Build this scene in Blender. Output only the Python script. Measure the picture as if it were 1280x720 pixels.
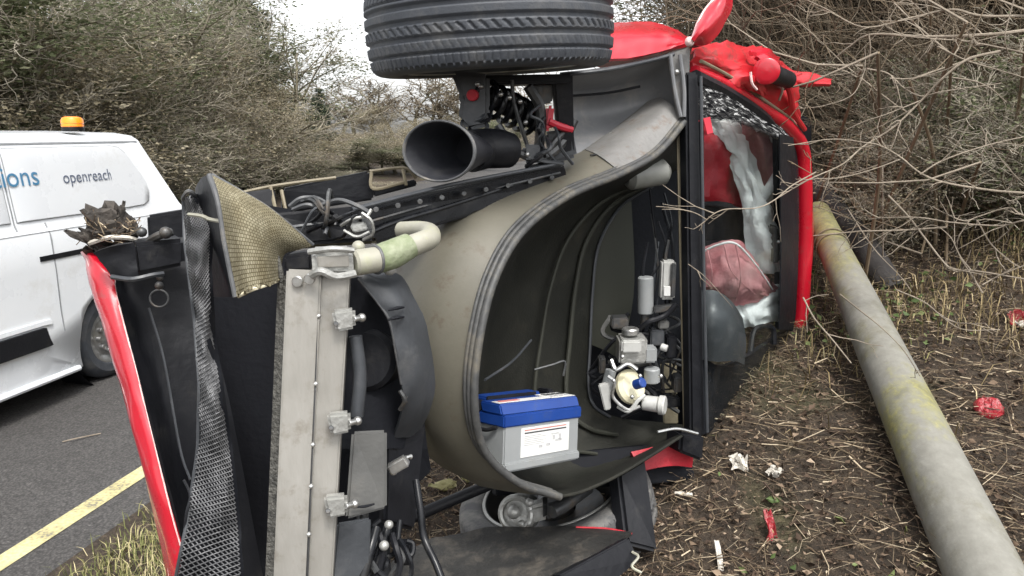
import bpy, bmesh, math, random
import numpy as np
from mathutils import Vector, Matrix
R = math.radians
scene = bpy.context.scene
COL = scene.collection
for o in list(bpy.data.objects):
    bpy.data.objects.remove(o)

# ------------------------------------------------------------------ camera, light, exposure
EYE = 1.85
FPX = 950.0
PITCH = math.atan(195 / FPX)
CP, SP = math.cos(PITCH), math.sin(PITCH)
cam_d = bpy.data.cameras.new("camera")
cam_d.sensor_width = 36
cam_d.lens = FPX / 1280 * 36
cam_d.clip_start = 0.05
cam_d.clip_end = 3000
cam = bpy.data.objects.new("camera", cam_d)
cam.location = (0, 0, EYE)
cam.rotation_euler = (math.pi / 2 - PITCH, 0, 0)
COL.objects.link(cam)
scene.camera = cam

SUN_EL, SUN_AZ = R(60), R(158)      # azimuth clockwise from +Y
world = bpy.data.worlds.new("World")
scene.world = world
world.use_nodes = True
wn, wl = world.node_tree.nodes, world.node_tree.links
bg = wn["Background"]
sky = wn.new("ShaderNodeTexSky")
sky.sky_type = 'NISHITA'
sky.sun_disc = False
sky.sun_elevation = SUN_EL
sky.sun_rotation = SUN_AZ
sky.air_density = 1.0
sky.dust_density = 3.0
hs = wn.new("ShaderNodeHueSaturation")
hs.inputs["Saturation"].default_value = 0.12
wl.new(sky.outputs[0], hs.inputs["Color"])
wl.new(hs.outputs[0], bg.inputs["Color"])
bg.inputs["Strength"].default_value = 0.125

sun_d = bpy.data.lights.new("sun", 'SUN')
sun_d.energy = 1.0
sun_d.angle = R(14)
sun_d.color = (1.0, 0.96, 0.9)
sun = bpy.data.objects.new("sun", sun_d)
sd = Vector((math.sin(SUN_AZ) * math.cos(SUN_EL), math.cos(SUN_AZ) * math.cos(SUN_EL), math.sin(SUN_EL)))
sun.rotation_euler = sd.to_track_quat('Z', 'Y').to_euler()
sun.location = (0, 0, 30)
COL.objects.link(sun)
scene.view_settings.view_transform = 'Standard'
scene.view_settings.look = 'None'
scene.view_settings.exposure = 1.62
scene.view_settings.gamma = 1.0
scene.cycles.max_bounces = 6
scene.cycles.transparent_max_bounces = 12

# ------------------------------------------------------------------ measuring helpers
def P(px, py, Y):
    """world point seen at photograph pixel (px, py), Y metres ahead of the camera"""
    x = (px - 640) / FPX
    v = (360 - py) / FPX
    dy = CP + v * SP
    dz = -SP + v * CP
    t = Y / dy
    return Vector((x * t, Y, EYE + dz * t))

def PL(lst):
    return [P(*a) for a in lst]

def sstep(a, b, x):
    t = np.clip((x - a) / (b - a), 0, 1)
    return t * t * (3 - 2 * t)

RD = Vector((0.2025, 0.9793, 0))           # road direction
RN = Vector((0.9793, -0.2025, 0))          # to the right of the road
RO = Vector((-2.24, 3.01, 0))              # a point of the yellow line

def road_pt(q, t, z=0.0):
    p = RO + RN * q + RD * t
    return Vector((p.x, p.y, z))

def qt(x, y):
    return (x - RO.x) * RN.x + (y - RO.y) * RN.y, (x - RO.x) * RD.x + (y - RO.y) * RD.y

def lump(x, y):
    return (0.5 * np.sin(x * 2.1 + 1.3 * np.sin(y * 1.7)) + 0.5 * np.sin(y * 2.7 + x * 0.9 + 0.7)
            + 0.35 * np.sin(x * 5.3 + y * 3.1) + 0.3 * np.sin(y * 6.7 - x * 4.1))

def gz(x, y):
    x = np.asarray(x, float); y = np.asarray(y, float)
    q, t = qt(x, y)
    h = 0.42 * sstep(0.3, 2.2, q)
    h = h + 0.2 * np.clip(q - 2.6, 0, 9)
    h = h + 0.25 * np.clip(y - 2.0, 0, 5.5) * sstep(1.6, 3.2, q)
    h = h + 0.035 * lump(x, y) * sstep(0.4, 1.6, q)
    return h

# ------------------------------------------------------------------ materials
def nt(name):
    m = bpy.data.materials.new(name)
    m.use_nodes = True
    return m, m.node_tree.nodes, m.node_tree.links, m.node_tree.nodes["Principled BSDF"]

def ramp(n, stops):
    r = n.new("ShaderNodeValToRGB")
    e = r.color_ramp.elements
    while len(e) < len(stops):
        e.new(0.5)
    for el, (p, c) in zip(e, stops):
        el.position = p
        el.color = (*c, 1)
    return r

def mat(name, c1, c2=None, scale=6.0, rough=0.5, metal=0.0, bump=0.0, bscale=60.0, coat=0.0, dirt=None, dscale=3.0,
        damount=0.5, rvar=0.15, spec=0.5, stretch=None):
    m, n, l, b = nt(name)
    c2 = c2 or tuple(min(1, x * 1.35) for x in c1)
    tc = n.new("ShaderNodeTexCoord")
    src = tc.outputs["Object"]
    if stretch:
        mp = n.new("ShaderNodeMapping"); mp.inputs["Scale"].default_value = stretch
        l.new(src, mp.inputs[0]); src = mp.outputs[0]
    nz = n.new("ShaderNodeTexNoise")
    nz.inputs["Scale"].default_value = scale
    nz.inputs["Detail"].default_value = 6
    nz.inputs["Roughness"].default_value = 0.65
    l.new(src, nz.inputs["Vector"])
    rp = ramp(n, [(0.3, c1), (0.7, c2)])
    l.new(nz.outputs["Fac"], rp.inputs[0])
    colour = rp.outputs[0]
    if dirt:
        nd = n.new("ShaderNodeTexNoise")
        nd.inputs["Scale"].default_value = dscale
        nd.inputs["Detail"].default_value = 9
        nd.inputs["Roughness"].default_value = 0.72
        l.new(tc.outputs["Object"], nd.inputs["Vector"])
        rd = ramp(n, [(0.62 - 0.3 * damount, (0, 0, 0)), (0.78 - 0.2 * damount, (1, 1, 1))])
        l.new(nd.outputs["Fac"], rd.inputs[0])
        mx = n.new("ShaderNodeMixRGB")
        mx.inputs[2].default_value = (*dirt, 1)
        l.new(rd.outputs[0], mx.inputs[0]); l.new(colour, mx.inputs[1])
        colour = mx.outputs[0]
    l.new(colour, b.inputs["Base Color"])
    b.inputs["Metallic"].default_value = metal
    b.inputs["Specular IOR Level"].default_value = spec
    mr = n.new("ShaderNodeMapRange")
    mr.inputs["To Min"].default_value = max(0.02, rough - rvar)
    mr.inputs["To Max"].default_value = min(1, rough + rvar)
    l.new(nz.outputs["Fac"], mr.inputs["Value"])
    l.new(mr.outputs[0], b.inputs["Roughness"])
    if coat:
        b.inputs["Coat Weight"].default_value = coat
        b.inputs["Coat Roughness"].default_value = 0.08
    if bump:
        nb = n.new("ShaderNodeTexNoise")
        nb.inputs["Scale"].default_value = bscale
        nb.inputs["Detail"].default_value = 5
        l.new(src, nb.inputs["Vector"])
        bp = n.new("ShaderNodeBump")
        bp.inputs["Strength"].default_value = bump
        bp.inputs["Distance"].default_value = 0.01
        l.new(nb.outputs["Fac"], bp.inputs["Height"])
        l.new(bp.outputs[0], b.inputs["Normal"])
    return m

def island_mat(name, stops, rough=0.8, trans=0.0):
    m, n, l, b = nt(name)
    g = n.new("ShaderNodeNewGeometry")
    rp = ramp(n, stops)
    l.new(g.outputs["Random Per Island"], rp.inputs[0])
    l.new(rp.outputs[0], b.inputs["Base Color"])
    b.inputs["Roughness"].default_value = rough
    b.inputs["Specular IOR Level"].default_value = 0.25
    if trans:
        t = n.new("ShaderNodeBsdfTranslucent"); l.new(rp.outputs[0], t.inputs[0])
        x = n.new("ShaderNodeMixShader"); x.inputs[0].default_value = trans
        l.new(b.outputs[0], x.inputs[1]); l.new(t.outputs[0], x.inputs[2]); l.new(x.outputs[0], n["Material Output"].inputs[0])
    return m

MT = {}
MT['red'] = mat('red_paint', (0.4, 0.005, 0.016), (0.47, 0.007, 0.022), 4, 0.3, coat=0.5, dirt=(0.2, 0.06, 0.055), dscale=16, damount=0.16)
MT['red_dull'] = mat('red_inner_paint', (0.38, 0.012, 0.018), (0.52, 0.02, 0.028), 9, 0.42, coat=0.2, dirt=(0.12, 0.05, 0.04), dscale=14, damount=0.3)
MT['red_cloth'] = mat('red_trim', (0.32, 0.007, 0.018), (0.44, 0.014, 0.026), 14, 0.6, bump=0.3)
MT['pale_edge'] = mat('torn_fibre_edge', (0.6, 0.36, 0.35), (0.75, 0.6, 0.57), 30, 0.8, bump=0.5)
MT['black'] = mat('black_plastic', (0.005, 0.0055, 0.0075), (0.01, 0.0105, 0.013), 8, 0.5, bump=0.2, bscale=40, dirt=(0.03, 0.029, 0.027), dscale=9, damount=0.18, spec=0.28)
MT['black_gloss'] = mat('black_gloss_plastic', (0.005, 0.0055, 0.007), (0.01, 0.011, 0.013), 10, 0.28, spec=0.3, dirt=(0.045, 0.043, 0.04), dscale=9, damount=0.25)
MT['black_matt'] = mat('black_foam', (0.003, 0.0035, 0.006), (0.006, 0.007, 0.01), 10, 0.75, bump=0.2, spec=0.25)
MT['grey_plastic'] = mat('grey_plastic', (0.07, 0.07, 0.068), (0.105, 0.105, 0.1), 6, 0.45, bump=0.12, dirt=(0.13, 0.125, 0.115), dscale=6, damount=0.25)
MT['slate_plastic'] = mat('slate_plastic', (0.028, 0.031, 0.035), (0.05, 0.054, 0.06), 6, 0.42, bump=0.1, dirt=(0.1, 0.1, 0.1), dscale=5, damount=0.2)
MT['liner'] = mat('arch_liner', (0.13, 0.134, 0.14), (0.19, 0.193, 0.2), 5, 0.5, bump=0.15, bscale=25, dirt=(0.26, 0.25, 0.23), dscale=7, damount=0.3)
MT['tub'] = mat('tub_composite', (0.085, 0.079, 0.06), (0.13, 0.121, 0.094), 4, 0.5, bump=0.05, bscale=90, dirt=(0.07, 0.05, 0.032), dscale=16, damount=0.22, rvar=0.08)
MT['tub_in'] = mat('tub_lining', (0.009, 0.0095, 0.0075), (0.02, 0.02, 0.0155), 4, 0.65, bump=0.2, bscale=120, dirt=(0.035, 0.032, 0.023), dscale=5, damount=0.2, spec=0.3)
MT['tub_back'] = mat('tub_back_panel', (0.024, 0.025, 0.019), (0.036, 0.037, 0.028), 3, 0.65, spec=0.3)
MT['flange'] = mat('grey_flange', (0.12, 0.117, 0.112), (0.18, 0.176, 0.168), 9, 0.55, bump=0.3, bscale=60, dirt=(0.11, 0.075, 0.05), dscale=22, damount=0.25)
MT['rim_seal'] = mat('dusty_rim_seal', (0.035, 0.036, 0.036), (0.07, 0.07, 0.068), 20, 0.55, bump=0.2, dirt=(0.13, 0.115, 0.085), dscale=10, damount=0.35)
MT['seal'] = mat('rubber_seal', (0.055, 0.057, 0.06), (0.095, 0.097, 0.1), 20, 0.5, bump=0.15, dirt=(0.22, 0.2, 0.17), dscale=10, damount=0.25)
MT['tan_strip'] = mat('tan_seal', (0.14, 0.115, 0.07), (0.22, 0.19, 0.13), 18, 0.6, bump=0.2)
MT['alu'] = mat('aluminium', (0.2, 0.19, 0.168), (0.31, 0.298, 0.272), 7, 0.5, 0.4, bump=0.25, bscale=35, dirt=(0.17, 0.15, 0.12), dscale=14, damount=0.35, stretch=(1, 1, 0.25))
MT['alu_bright'] = mat('cast_aluminium', (0.27, 0.27, 0.252), (0.42, 0.42, 0.4), 12, 0.4, 0.5, bump=0.35, bscale=60, dirt=(0.25, 0.24, 0.22), dscale=20, damount=0.2)
MT['steel'] = mat('bare_steel', (0.4, 0.4, 0.39), (0.62, 0.62, 0.6), 20, 0.3, 0.85, bump=0.1)
MT['dark_steel'] = mat('dark_steel', (0.05, 0.053, 0.055), (0.1, 0.1, 0.1), 12, 0.45, 0.6, bump=0.2, dirt=(0.12, 0.09, 0.06), dscale=10, damount=0.3)
MT['fins'] = mat('radiator_fins', (0.025, 0.025, 0.023), (0.13, 0.125, 0.11), 60, 0.6, 0.3, bump=0.8, bscale=150)
MT['hose_white'] = mat('pale_hose', (0.23, 0.222, 0.175), (0.33, 0.32, 0.265), 9, 0.5, bump=0.1, dirt=(0.32, 0.33, 0.2), dscale=12, damount=0.25)
MT['hose_green'] = mat('green_stained_tape', (0.13, 0.165, 0.075), (0.27, 0.29, 0.2), 22, 0.6, bump=0.5, bscale=60)
MT['tyre'] = mat('tyre_rubber', (0.03, 0.034, 0.042), (0.05, 0.056, 0.066), 14, 0.62, bump=0.12, bscale=180, dirt=(0.085, 0.085, 0.085), dscale=9, damount=0.45)
MT['tyre_dusty'] = mat('dusty_tyre_rubber', (0.05, 0.05, 0.052), (0.1, 0.1, 0.1), 14, 0.7, bump=0.12, bscale=180, dirt=(0.2, 0.19, 0.17), dscale=7, damount=0.4)
MT['rim'] = mat('grey_alloy', (0.28, 0.28, 0.28), (0.45, 0.45, 0.44), 8, 0.35, 0.8, dirt=(0.12, 0.11, 0.1), dscale=8, damount=0.4)
MT['barrel'] = mat('dark_barrel', (0.02, 0.02, 0.02), (0.05, 0.05, 0.048), 8, 0.45, 0.4)
MT['caliper'] = mat('red_caliper', (0.42, 0.012, 0.03), (0.5, 0.02, 0.04), 10, 0.4)
MT['blue'] = mat('blue_battery_lid', (0.006, 0.032, 0.17), (0.011, 0.048, 0.23), 6, 0.35, dirt=(0.05, 0.07, 0.13), dscale=10, damount=0.15)
MT['case'] = mat('grey_battery_case', (0.2, 0.21, 0.213), (0.26, 0.27, 0.27), 5, 0.45, dirt=(0.22, 0.22, 0.21), dscale=8, damount=0.2)
MT['white_paper'] = mat('white_sticker', (0.55, 0.55, 0.53), (0.66, 0.66, 0.64), 10, 0.5)
MT['ink'] = mat('dark_ink', (0.03, 0.03, 0.035), (0.07, 0.07, 0.07), 40, 0.6)
MT['ink_grey'] = mat('grey_ink', (0.3, 0.3, 0.3), (0.45, 0.45, 0.45), 40, 0.6)
MT['ink_red'] = mat('red_ink', (0.4, 0.12, 0.1), (0.5, 0.2, 0.18), 40, 0.6)
MT['cream'] = mat('cream_reservoir', (0.6, 0.55, 0.36), (0.72, 0.68, 0.5), 8, 0.35)
MT['white_plastic'] = mat('white_plastic', (0.34, 0.34, 0.32), (0.48, 0.48, 0.46), 12, 0.4, dirt=(0.3, 0.3, 0.28), dscale=12, damount=0.25)
MT['milky'] = mat('milky_plastic', (0.12, 0.123, 0.11), (0.2, 0.203, 0.185), 10, 0.45)
MT['airbag'] = mat('airbag_cloth', (0.55, 0.57, 0.56), (0.7, 0.71, 0.7), 12, 0.75, bump=0.9, bscale=18)
MT['airbag_pink'] = mat('pink_airbag_cloth', (0.26, 0.06, 0.07), (0.45, 0.24, 0.24), 5, 0.75, bump=0.9, bscale=16)
MT['van'] = mat('white_van_paint', (0.66, 0.685, 0.715), (0.71, 0.73, 0.75), 2, 0.28, coat=0.5, dirt=(0.58, 0.585, 0.58), dscale=3, damount=0.2)
MT['seam'] = mat('seam_grey', (0.2, 0.21, 0.22), (0.28, 0.29, 0.3), 20, 0.6)  # grey of the van's seam lines and panel outlines
MT['lamp_amber'] = mat('amber_beacon', (0.85, 0.22, 0.01), (0.95, 0.3, 0.02), 10, 0.25)
MT['text_blue'] = mat('blue_lettering', (0.05, 0.17, 0.3), (0.08, 0.22, 0.36), 10, 0.5)
MT['text_grey'] = mat('grey_lettering', (0.09, 0.11, 0.16), (0.13, 0.15, 0.2), 10, 0.5)
MT['twig'] = mat('twig_bark', (0.095, 0.068, 0.042), (0.23, 0.175, 0.112), 3, 0.85)
MT['twig_grey'] = mat('grey_twig_bark', (0.09, 0.07, 0.048), (0.21, 0.17, 0.118), 2, 0.85)
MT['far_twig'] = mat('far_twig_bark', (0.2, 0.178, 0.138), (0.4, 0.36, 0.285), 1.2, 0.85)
MT['twig_pale'] = mat('pale_branch_bark', (0.15, 0.12, 0.087), (0.29, 0.245, 0.19), 8, 0.75, bump=0.4, bscale=80)
MT['bark'] = mat('mossy_bark', (0.1, 0.085, 0.06), (0.24, 0.21, 0.15), 9, 0.9, bump=0.9, bscale=22, dirt=(0.16, 0.17, 0.06), dscale=3, damount=0.4, stretch=(1, 1, 0.3))
MT['ivy'] = island_mat('ivy_leaves', [(0.0, (0.085, 0.1, 0.05)), (0.45, (0.135, 0.155, 0.08)), (0.8, (0.21, 0.222, 0.13)), (1.0, (0.4, 0.38, 0.28))], 0.7, 0.5)
MT['dry_leaf_tree'] = island_mat('clinging_dry_leaves', [(0.0, (0.17, 0.145, 0.09)), (0.5, (0.29, 0.25, 0.165)), (1.0, (0.46, 0.41, 0.3))], 0.8, 0.4)
MT['needles'] = island_mat('conifer_needles', [(0.0, (0.016, 0.028, 0.018)), (0.6, (0.032, 0.05, 0.032)), (1.0, (0.065, 0.085, 0.055))], 0.7)
MT['litter'] = island_mat('leaf_litter', [(0.0, (0.03, 0.02, 0.014)), (0.45, (0.075, 0.05, 0.034)), (0.75, (0.14, 0.098, 0.066)), (0.95, (0.25, 0.185, 0.13)), (1.0, (0.42, 0.34, 0.26))], 0.8)
MT['litter_twig'] = island_mat('fallen_twigs', [(0.0, (0.06, 0.04, 0.03)), (0.5, (0.14, 0.103, 0.066)), (0.82, (0.3, 0.235, 0.155)), (1.0, (0.55, 0.46, 0.33))], 0.8)
MT['grass'] = island_mat('rough_grass', [(0.0, (0.075, 0.085, 0.028)), (0.4, (0.16, 0.17, 0.06)), (0.7, (0.3, 0.27, 0.12)), (1.0, (0.52, 0.45, 0.27))], 0.75)
MT['dry_grass'] = island_mat('dry_grass', [(0.0, (0.07, 0.052, 0.026)), (0.5, (0.19, 0.145, 0.072)), (0.85, (0.33, 0.26, 0.14)), (1.0, (0.48, 0.4, 0.25))], 0.8)
MT['duct'] = mat('dark_duct', (0.016, 0.017, 0.021), (0.03, 0.031, 0.036), 6, 0.45, bump=0.1, spec=0.35, dirt=(0.06, 0.06, 0.06), dscale=6, damount=0.2)
MT['weeds'] = island_mat('weed_leaves', [(0.0, (0.035, 0.06, 0.018)), (0.6, (0.075, 0.11, 0.035)), (1.0, (0.15, 0.18, 0.07))], 0.6)
MT['bit_white'] = mat('white_scrap', (0.36, 0.33, 0.28), (0.6, 0.57, 0.51), 30, 0.8, bump=0.6)
MT['lens_red'] = mat('red_lens_plastic', (0.2, 0.012, 0.018), (0.34, 0.025, 0.032), 60, 0.3, bump=0.6, bscale=90, dirt=(0.2, 0.12, 0.1), dscale=40, damount=0.4)
MT['leaf_yellow'] = mat('yellow_leaf', (0.2, 0.19, 0.07), (0.32, 0.29, 0.14), 30, 0.6)
MT['log'] = mat('dark_log_bark', (0.018, 0.016, 0.016), (0.045, 0.04, 0.036), 10, 0.8, bump=0.6, bscale=30)

# ------------------------------------------------------------------ object helpers
WO = {}
def mk(name, verts, faces, m, parent=None, smooth=True, uvs=None, origin=None):
    verts = np.asarray([tuple(v) for v in verts], float)
    if origin is None:
        origin = (verts.min(0) + verts.max(0)) / 2
    origin = np.asarray(origin, float)
    me = bpy.data.meshes.new(name)
    me.from_pydata((verts - origin).tolist(), [], faces)
    if uvs is not None:
        uvl = me.uv_layers.new(name="UVMap")
        li = np.empty(len(me.loops), int)
        me.loops.foreach_get("vertex_index", li)
        uvl.data.foreach_set("uv", np.asarray(uvs, np.float32)[li].ravel())
    bm = bmesh.new(); bm.from_mesh(me)
    bmesh.ops.recalc_face_normals(bm, faces=bm.faces)
    if smooth:
        for f in bm.faces: f.smooth = True
        for e in bm.edges:
            if len(e.link_faces) == 2 and e.calc_face_angle(0) > R(38): e.smooth = False
    bm.to_mesh(me); bm.free()
    me.materials.append(m)
    o = bpy.data.objects.new(name, me)
    COL.objects.link(o)
    WO[o.name] = Vector(origin)
    if parent:
        o.parent = parent
        o.location = Vector(origin) - WO[parent.name]
    else:
        o.location = origin
    return o

def fast_mesh(name, verts, quads, m, parent=None, smooth=False, origin=(0, 0, 0)):
    verts = np.asarray(verts, np.float32); quads = np.asarray(quads, np.int32)
    me = bpy.data.meshes.new(name)
    me.vertices.add(len(verts)); me.vertices.foreach_set("co", (verts - np.asarray(origin, np.float32)).ravel())
    k = quads.shape[1]
    me.loops.add(quads.size); me.loops.foreach_set("vertex_index", quads.ravel())
    me.polygons.add(len(quads))
    me.polygons.foreach_set("loop_start", np.arange(0, quads.size, k, dtype=np.int32))
    me.polygons.foreach_set("loop_total", np.full(len(quads), k, np.int32))
    if smooth:
        me.polygons.foreach_set("use_smooth", np.ones(len(quads), bool))
    me.update(calc_edges=True)
    me.materials.append(m)
    o = bpy.data.objects.new(name, me)
    COL.objects.link(o)
    WO[o.name] = Vector(origin)
    if parent:
        o.parent = parent
        o.location = Vector(origin) - WO[parent.name]
    else:
        o.location = origin
    return o

def empty(name, loc, parent=None):
    o = bpy.data.objects.new(name, None)
    o.empty_display_size = 0.1
    COL.objects.link(o)
    WO[o.name] = Vector(loc)
    if parent:
        o.parent = parent
        o.location = Vector(loc) - WO[parent.name]
    else:
        o.location = loc
    return o

def tag(o, label=None, cat=None, group=None, kind=None):
    if label: o['label'] = label
    if cat: o['category'] = cat
    if group: o['group'] = group
    if kind: o['kind'] = kind
    return o

def copy_tree(o, parent=None):
    c = o.copy(); COL.objects.link(c)
    if parent: c.parent = parent
    for ch in list(o.children):
        copy_tree(ch, c)
    return c

def cr(pts, n):
    """Catmull-Rom through pts, n samples"""
    pts = np.asarray([tuple(p) for p in pts], float)
    m = len(pts)
    if m == 2:
        t = np.linspace(0, 1, n)[:, None]
        return pts[0] * (1 - t) + pts[1] * t
    e = np.vstack([2 * pts[0] - pts[1], pts, 2 * pts[-1] - pts[-2]])
    u = np.linspace(0, m - 1, n)
    i = np.minimum(u.astype(int), m - 2)
    f = (u - i)[:, None]
    p0, p1, p2, p3 = e[i], e[i + 1], e[i + 2], e[i + 3]
    return 0.5 * (2 * p1 + (p2 - p0) * f + (2 * p0 - 5 * p1 + 4 * p2 - p3) * f ** 2 + (3 * p1 - p0 - 3 * p2 + p3) * f ** 3)

class MB:
    def __init__(s): s.v = []; s.f = []; s.uv = []
    def add(s, vs, fs, uv=None):
        k = len(s.v)
        s.v += [tuple(v) for v in vs]
        s.f += [tuple(i + k for i in f) for f in fs]
        s.uv += uv if uv is not None else [(0, 0)] * len(vs)
        return s
    def patch(s, rows, th=0.006, nu=18, nv=18, wob=0.0, seed=0, jag=0.0):
        g = np.array([cr(r, nu) for r in rows])
        g = np.stack([cr(g[:, j], nv) for j in range(nu)], 1)       # nv x nu x 3
        du = np.gradient(g, axis=1); dv = np.gradient(g, axis=0)
        nn = np.cross(du, dv); nn /= np.linalg.norm(nn, axis=2, keepdims=True) + 1e-9
        rs = np.random.RandomState(seed)
        if wob:
            w = rs.rand(nv, nu) - 0.5
            for _ in range(2):
                w = (w + np.roll(w, 1, 0) + np.roll(w, 1, 1) + np.roll(w, -1, 0) + np.roll(w, -1, 1)) / 3
            g = g + nn * (w * wob)[..., None]
        if jag:
            g[-1] += (rs.rand(nu, 3) - 0.5) * jag
        tot = nv * nu
        idx = np.arange(tot).reshape(nv, nu)
        fs = []
        for a in range(nv - 1):
            for b in range(nu - 1):
                q = (idx[a, b], idx[a, b + 1], idx[a + 1, b + 1], idx[a + 1, b])
                fs.append(q); fs.append(tuple(i + tot for i in q[::-1]))
        ring = list(idx[0, :]) + list(idx[1:, -1]) + list(idx[-1, ::-1][1:]) + list(idx[::-1, 0][1:-1])
        for a, b in zip(ring, ring[1:] + ring[:1]):
            fs.append((b, a, a + tot, b + tot))
        uv = [(b / (nu - 1), a / (nv - 1)) for a in range(nv) for b in range(nu)]
        vs = np.vstack([g.reshape(-1, 3) + nn.reshape(-1, 3) * th / 2, g.reshape(-1, 3) - nn.reshape(-1, 3) * th / 2])
        return s.add(vs, fs, uv + uv)
    def tube(s, pts, r, n=10, k=None, cap=True, flat=1.0):
        pts = [Vector(p) for p in pts]
        k = k or max(2, (len(pts) - 1) * 6 + 1)
        c = cr(pts, k) if len(pts) > 2 else cr(pts, 2)
        k = len(c)
        rr = np.full(k, r) if np.isscalar(r) else np.interp(np.linspace(0, 1, k), np.linspace(0, 1, len(r)), r)
        tg = np.gradient(c, axis=0)
        tg /= np.linalg.norm(tg, axis=1, keepdims=True) + 1e-12
        u = np.cross(tg[0], (0, 0, 1)) if abs(tg[0][2]) < 0.9 else np.cross(tg[0], (1, 0, 0))
        u /= np.linalg.norm(u)
        vs, fs = [], []
        for i in range(k):
            u = u - tg[i] * np.dot(u, tg[i]); u /= np.linalg.norm(u) + 1e-12
            w = np.cross(tg[i], u)
            for j in range(n):
                a = 2 * math.pi * j / n
                vs.append(c[i] + (u * math.cos(a) + w * math.sin(a) * flat) * rr[i])
        for i in range(k - 1):
            for j in range(n):
                j2 = (j + 1) % n
                fs.append((i * n + j, i * n + j2, (i + 1) * n + j2, (i + 1) * n + j))
        if cap:
            fs.append(tuple(range(n))[::-1]); fs.append(tuple((k - 1) * n + j for j in range(n)))
        return s.add(vs, fs)
    def prism(s, poly, vec, bevel=0.0, seg=2):
        """closed polygon of world points pushed along vec"""
        bm = bmesh.new()
        a = [bm.verts.new(p) for p in poly]
        b = [bm.verts.new(Vector(p) + Vector(vec)) for p in poly]
        bm.faces.new(a); bm.faces.new(b[::-1])
        n = len(poly)
        for i in range(n):
            bm.faces.new((a[i], b[i], b[(i + 1) % n], a[(i + 1) % n]))
        bmesh.ops.recalc_face_normals(bm, faces=bm.faces)
        if bevel:
            bmesh.ops.bevel(bm, geom=bm.edges[:], offset=bevel, segments=seg, affect='EDGES', clamp_overlap=True)
        bm.verts.index_update()
        s.add([v.co.copy() for v in bm.verts], [tuple(v.index for v in f.verts) for f in bm.faces])
        bm.free()
        return s
    def slab(s, quad, th, bevel=0.004):
        """four px points (front face) with a thickness away from the camera"""
        q = [P(*a) if len(a) == 3 and not isinstance(a, Vector) else a for a in quad]
        nrm = (q[1] - q[0]).cross(q[3] - q[0]).normalized()
        if nrm.y < 0: nrm = -nrm
        return s.prism(q, nrm * th, bevel)
    def box(s, c, ux, uy, uz, bevel=0.004):
        c = Vector(c)
        return s.prism([c - ux - uy - uz, c + ux - uy - uz, c + ux + uy - uz, c - ux + uy - uz], uz * 2, bevel)
    def lathe(s, c, axis, prof, n=40, squash=None):
        """prof: (radius, height) along axis; closed loops allowed"""
        ax = Vector(axis).normalized()
        u = ax.orthogonal().normalized(); w = ax.cross(u)
        vs, fs = [], []
        for (r, h) in prof:
            for j in range(n):
                a = 2 * math.pi * j / n
                vs.append(Vector(c) + ax * h + (u * math.cos(a) + w * math.sin(a)) * r)
        for i in range(len(prof) - 1):
            for j in range(n):
                j2 = (j + 1) % n
                fs.append((i * n + j, i * n + j2, (i + 1) * n + j2, (i + 1) * n + j))
        return s.add(vs, fs)
    def cyl(s, a, b, r, n=20, r2=None, bev=0.15):
        a, b = Vector(a), Vector(b)
        L = (b - a).length; r2 = r if r2 is None else r2; e = min(r, r2) * bev
        return s.lathe(a, b - a, [(0.0001, 0), (r - e, 0), (r, e), (r2, L - e), (r2 - e, L), (0.0001, L)], n)
    def ball(s, c, r, n=10):
        prof = [(max(1e-4, r * math.sin(math.pi * i / n)), -r * math.cos(math.pi * i / n)) for i in range(n + 1)]
        return s.lathe(c, (0, 0, 1), prof, n * 2)
    def ring(s, c, axis, R_, r, n=40, k=10, scale=None):
        prof = [(R_ + r * math.cos(2 * math.pi * i / k), r * math.sin(2 * math.pi * i / k)) for i in range(k + 1)]
        return s.lathe(c, axis, prof, n)
    def build(s, name, m, parent=None, smooth=True, uv=False, origin=None):
        return mk(name, s.v, s.f, m, parent, smooth, s.uv if uv else None, origin)

def seg_mesh(segs):
    """(p0, p1, r0, r1) rows -> three sided prisms"""
    a = np.array([s[0] for s in segs], float); b = np.array([s[1] for s in segs], float)
    r0 = np.array([s[2] for s in segs])[:, None]; r1 = np.array([s[3] for s in segs])[:, None]
    d = b - a; d /= np.linalg.norm(d, axis=1, keepdims=True) + 1e-9
    ref = np.where(np.abs(d[:, 2:3]) < 0.9, np.array([[0, 0, 1.0]]), np.array([[1.0, 0, 0]]))
    u = np.cross(d, ref); u /= np.linalg.norm(u, axis=1, keepdims=True) + 1e-9
    w = np.cross(d, u)
    vs = np.empty((len(a), 6, 3))
    for j in range(3):
        an = 2 * math.pi * j / 3
        o = u * math.cos(an) + w * math.sin(an)
        vs[:, j] = a + o * r0; vs[:, 3 + j] = b + o * r1
    base = (np.arange(len(a)) * 6)[:, None]
    q = np.concatenate([base + np.array([[0, 1, 4, 3]]), base + np.array([[1, 2, 5, 4]]), base + np.array([[2, 0, 3, 5]])])
    return vs.reshape(-1, 3), q

def leaf_mesh(c, size, rs, flat=0.0, asp=0.6, up=None):
    """folded leaf quads at centres c"""
    n = len(c)
    size = np.broadcast_to(size, (n,))[:, None]
    d = rs.normal(size=(n, 3)); d[:, 2] *= (1 - flat); d /= np.linalg.norm(d, axis=1, keepdims=True) + 1e-9
    e = rs.normal(size=(n, 3)); e[:, 2] *= (1 - flat)
    w = e - d * (e * d).sum(1, keepdims=True); w /= np.linalg.norm(w, axis=1, keepdims=True) + 1e-9
    nn = np.cross(d, w)
    fold = nn * size * (0.15 + 0.35 * rs.rand(n, 1))
    vs = np.stack([c - d * size, c + w * size * asp + fold, c + d * size, c - w * size * asp + fold], 1)
    idx = (np.arange(n) * 4)[:, None]
    tri = np.concatenate([idx + np.array([[0, 1, 2]]), idx + np.array([[0, 2, 3]])])
    return vs.reshape(-1, 3), tri
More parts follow.
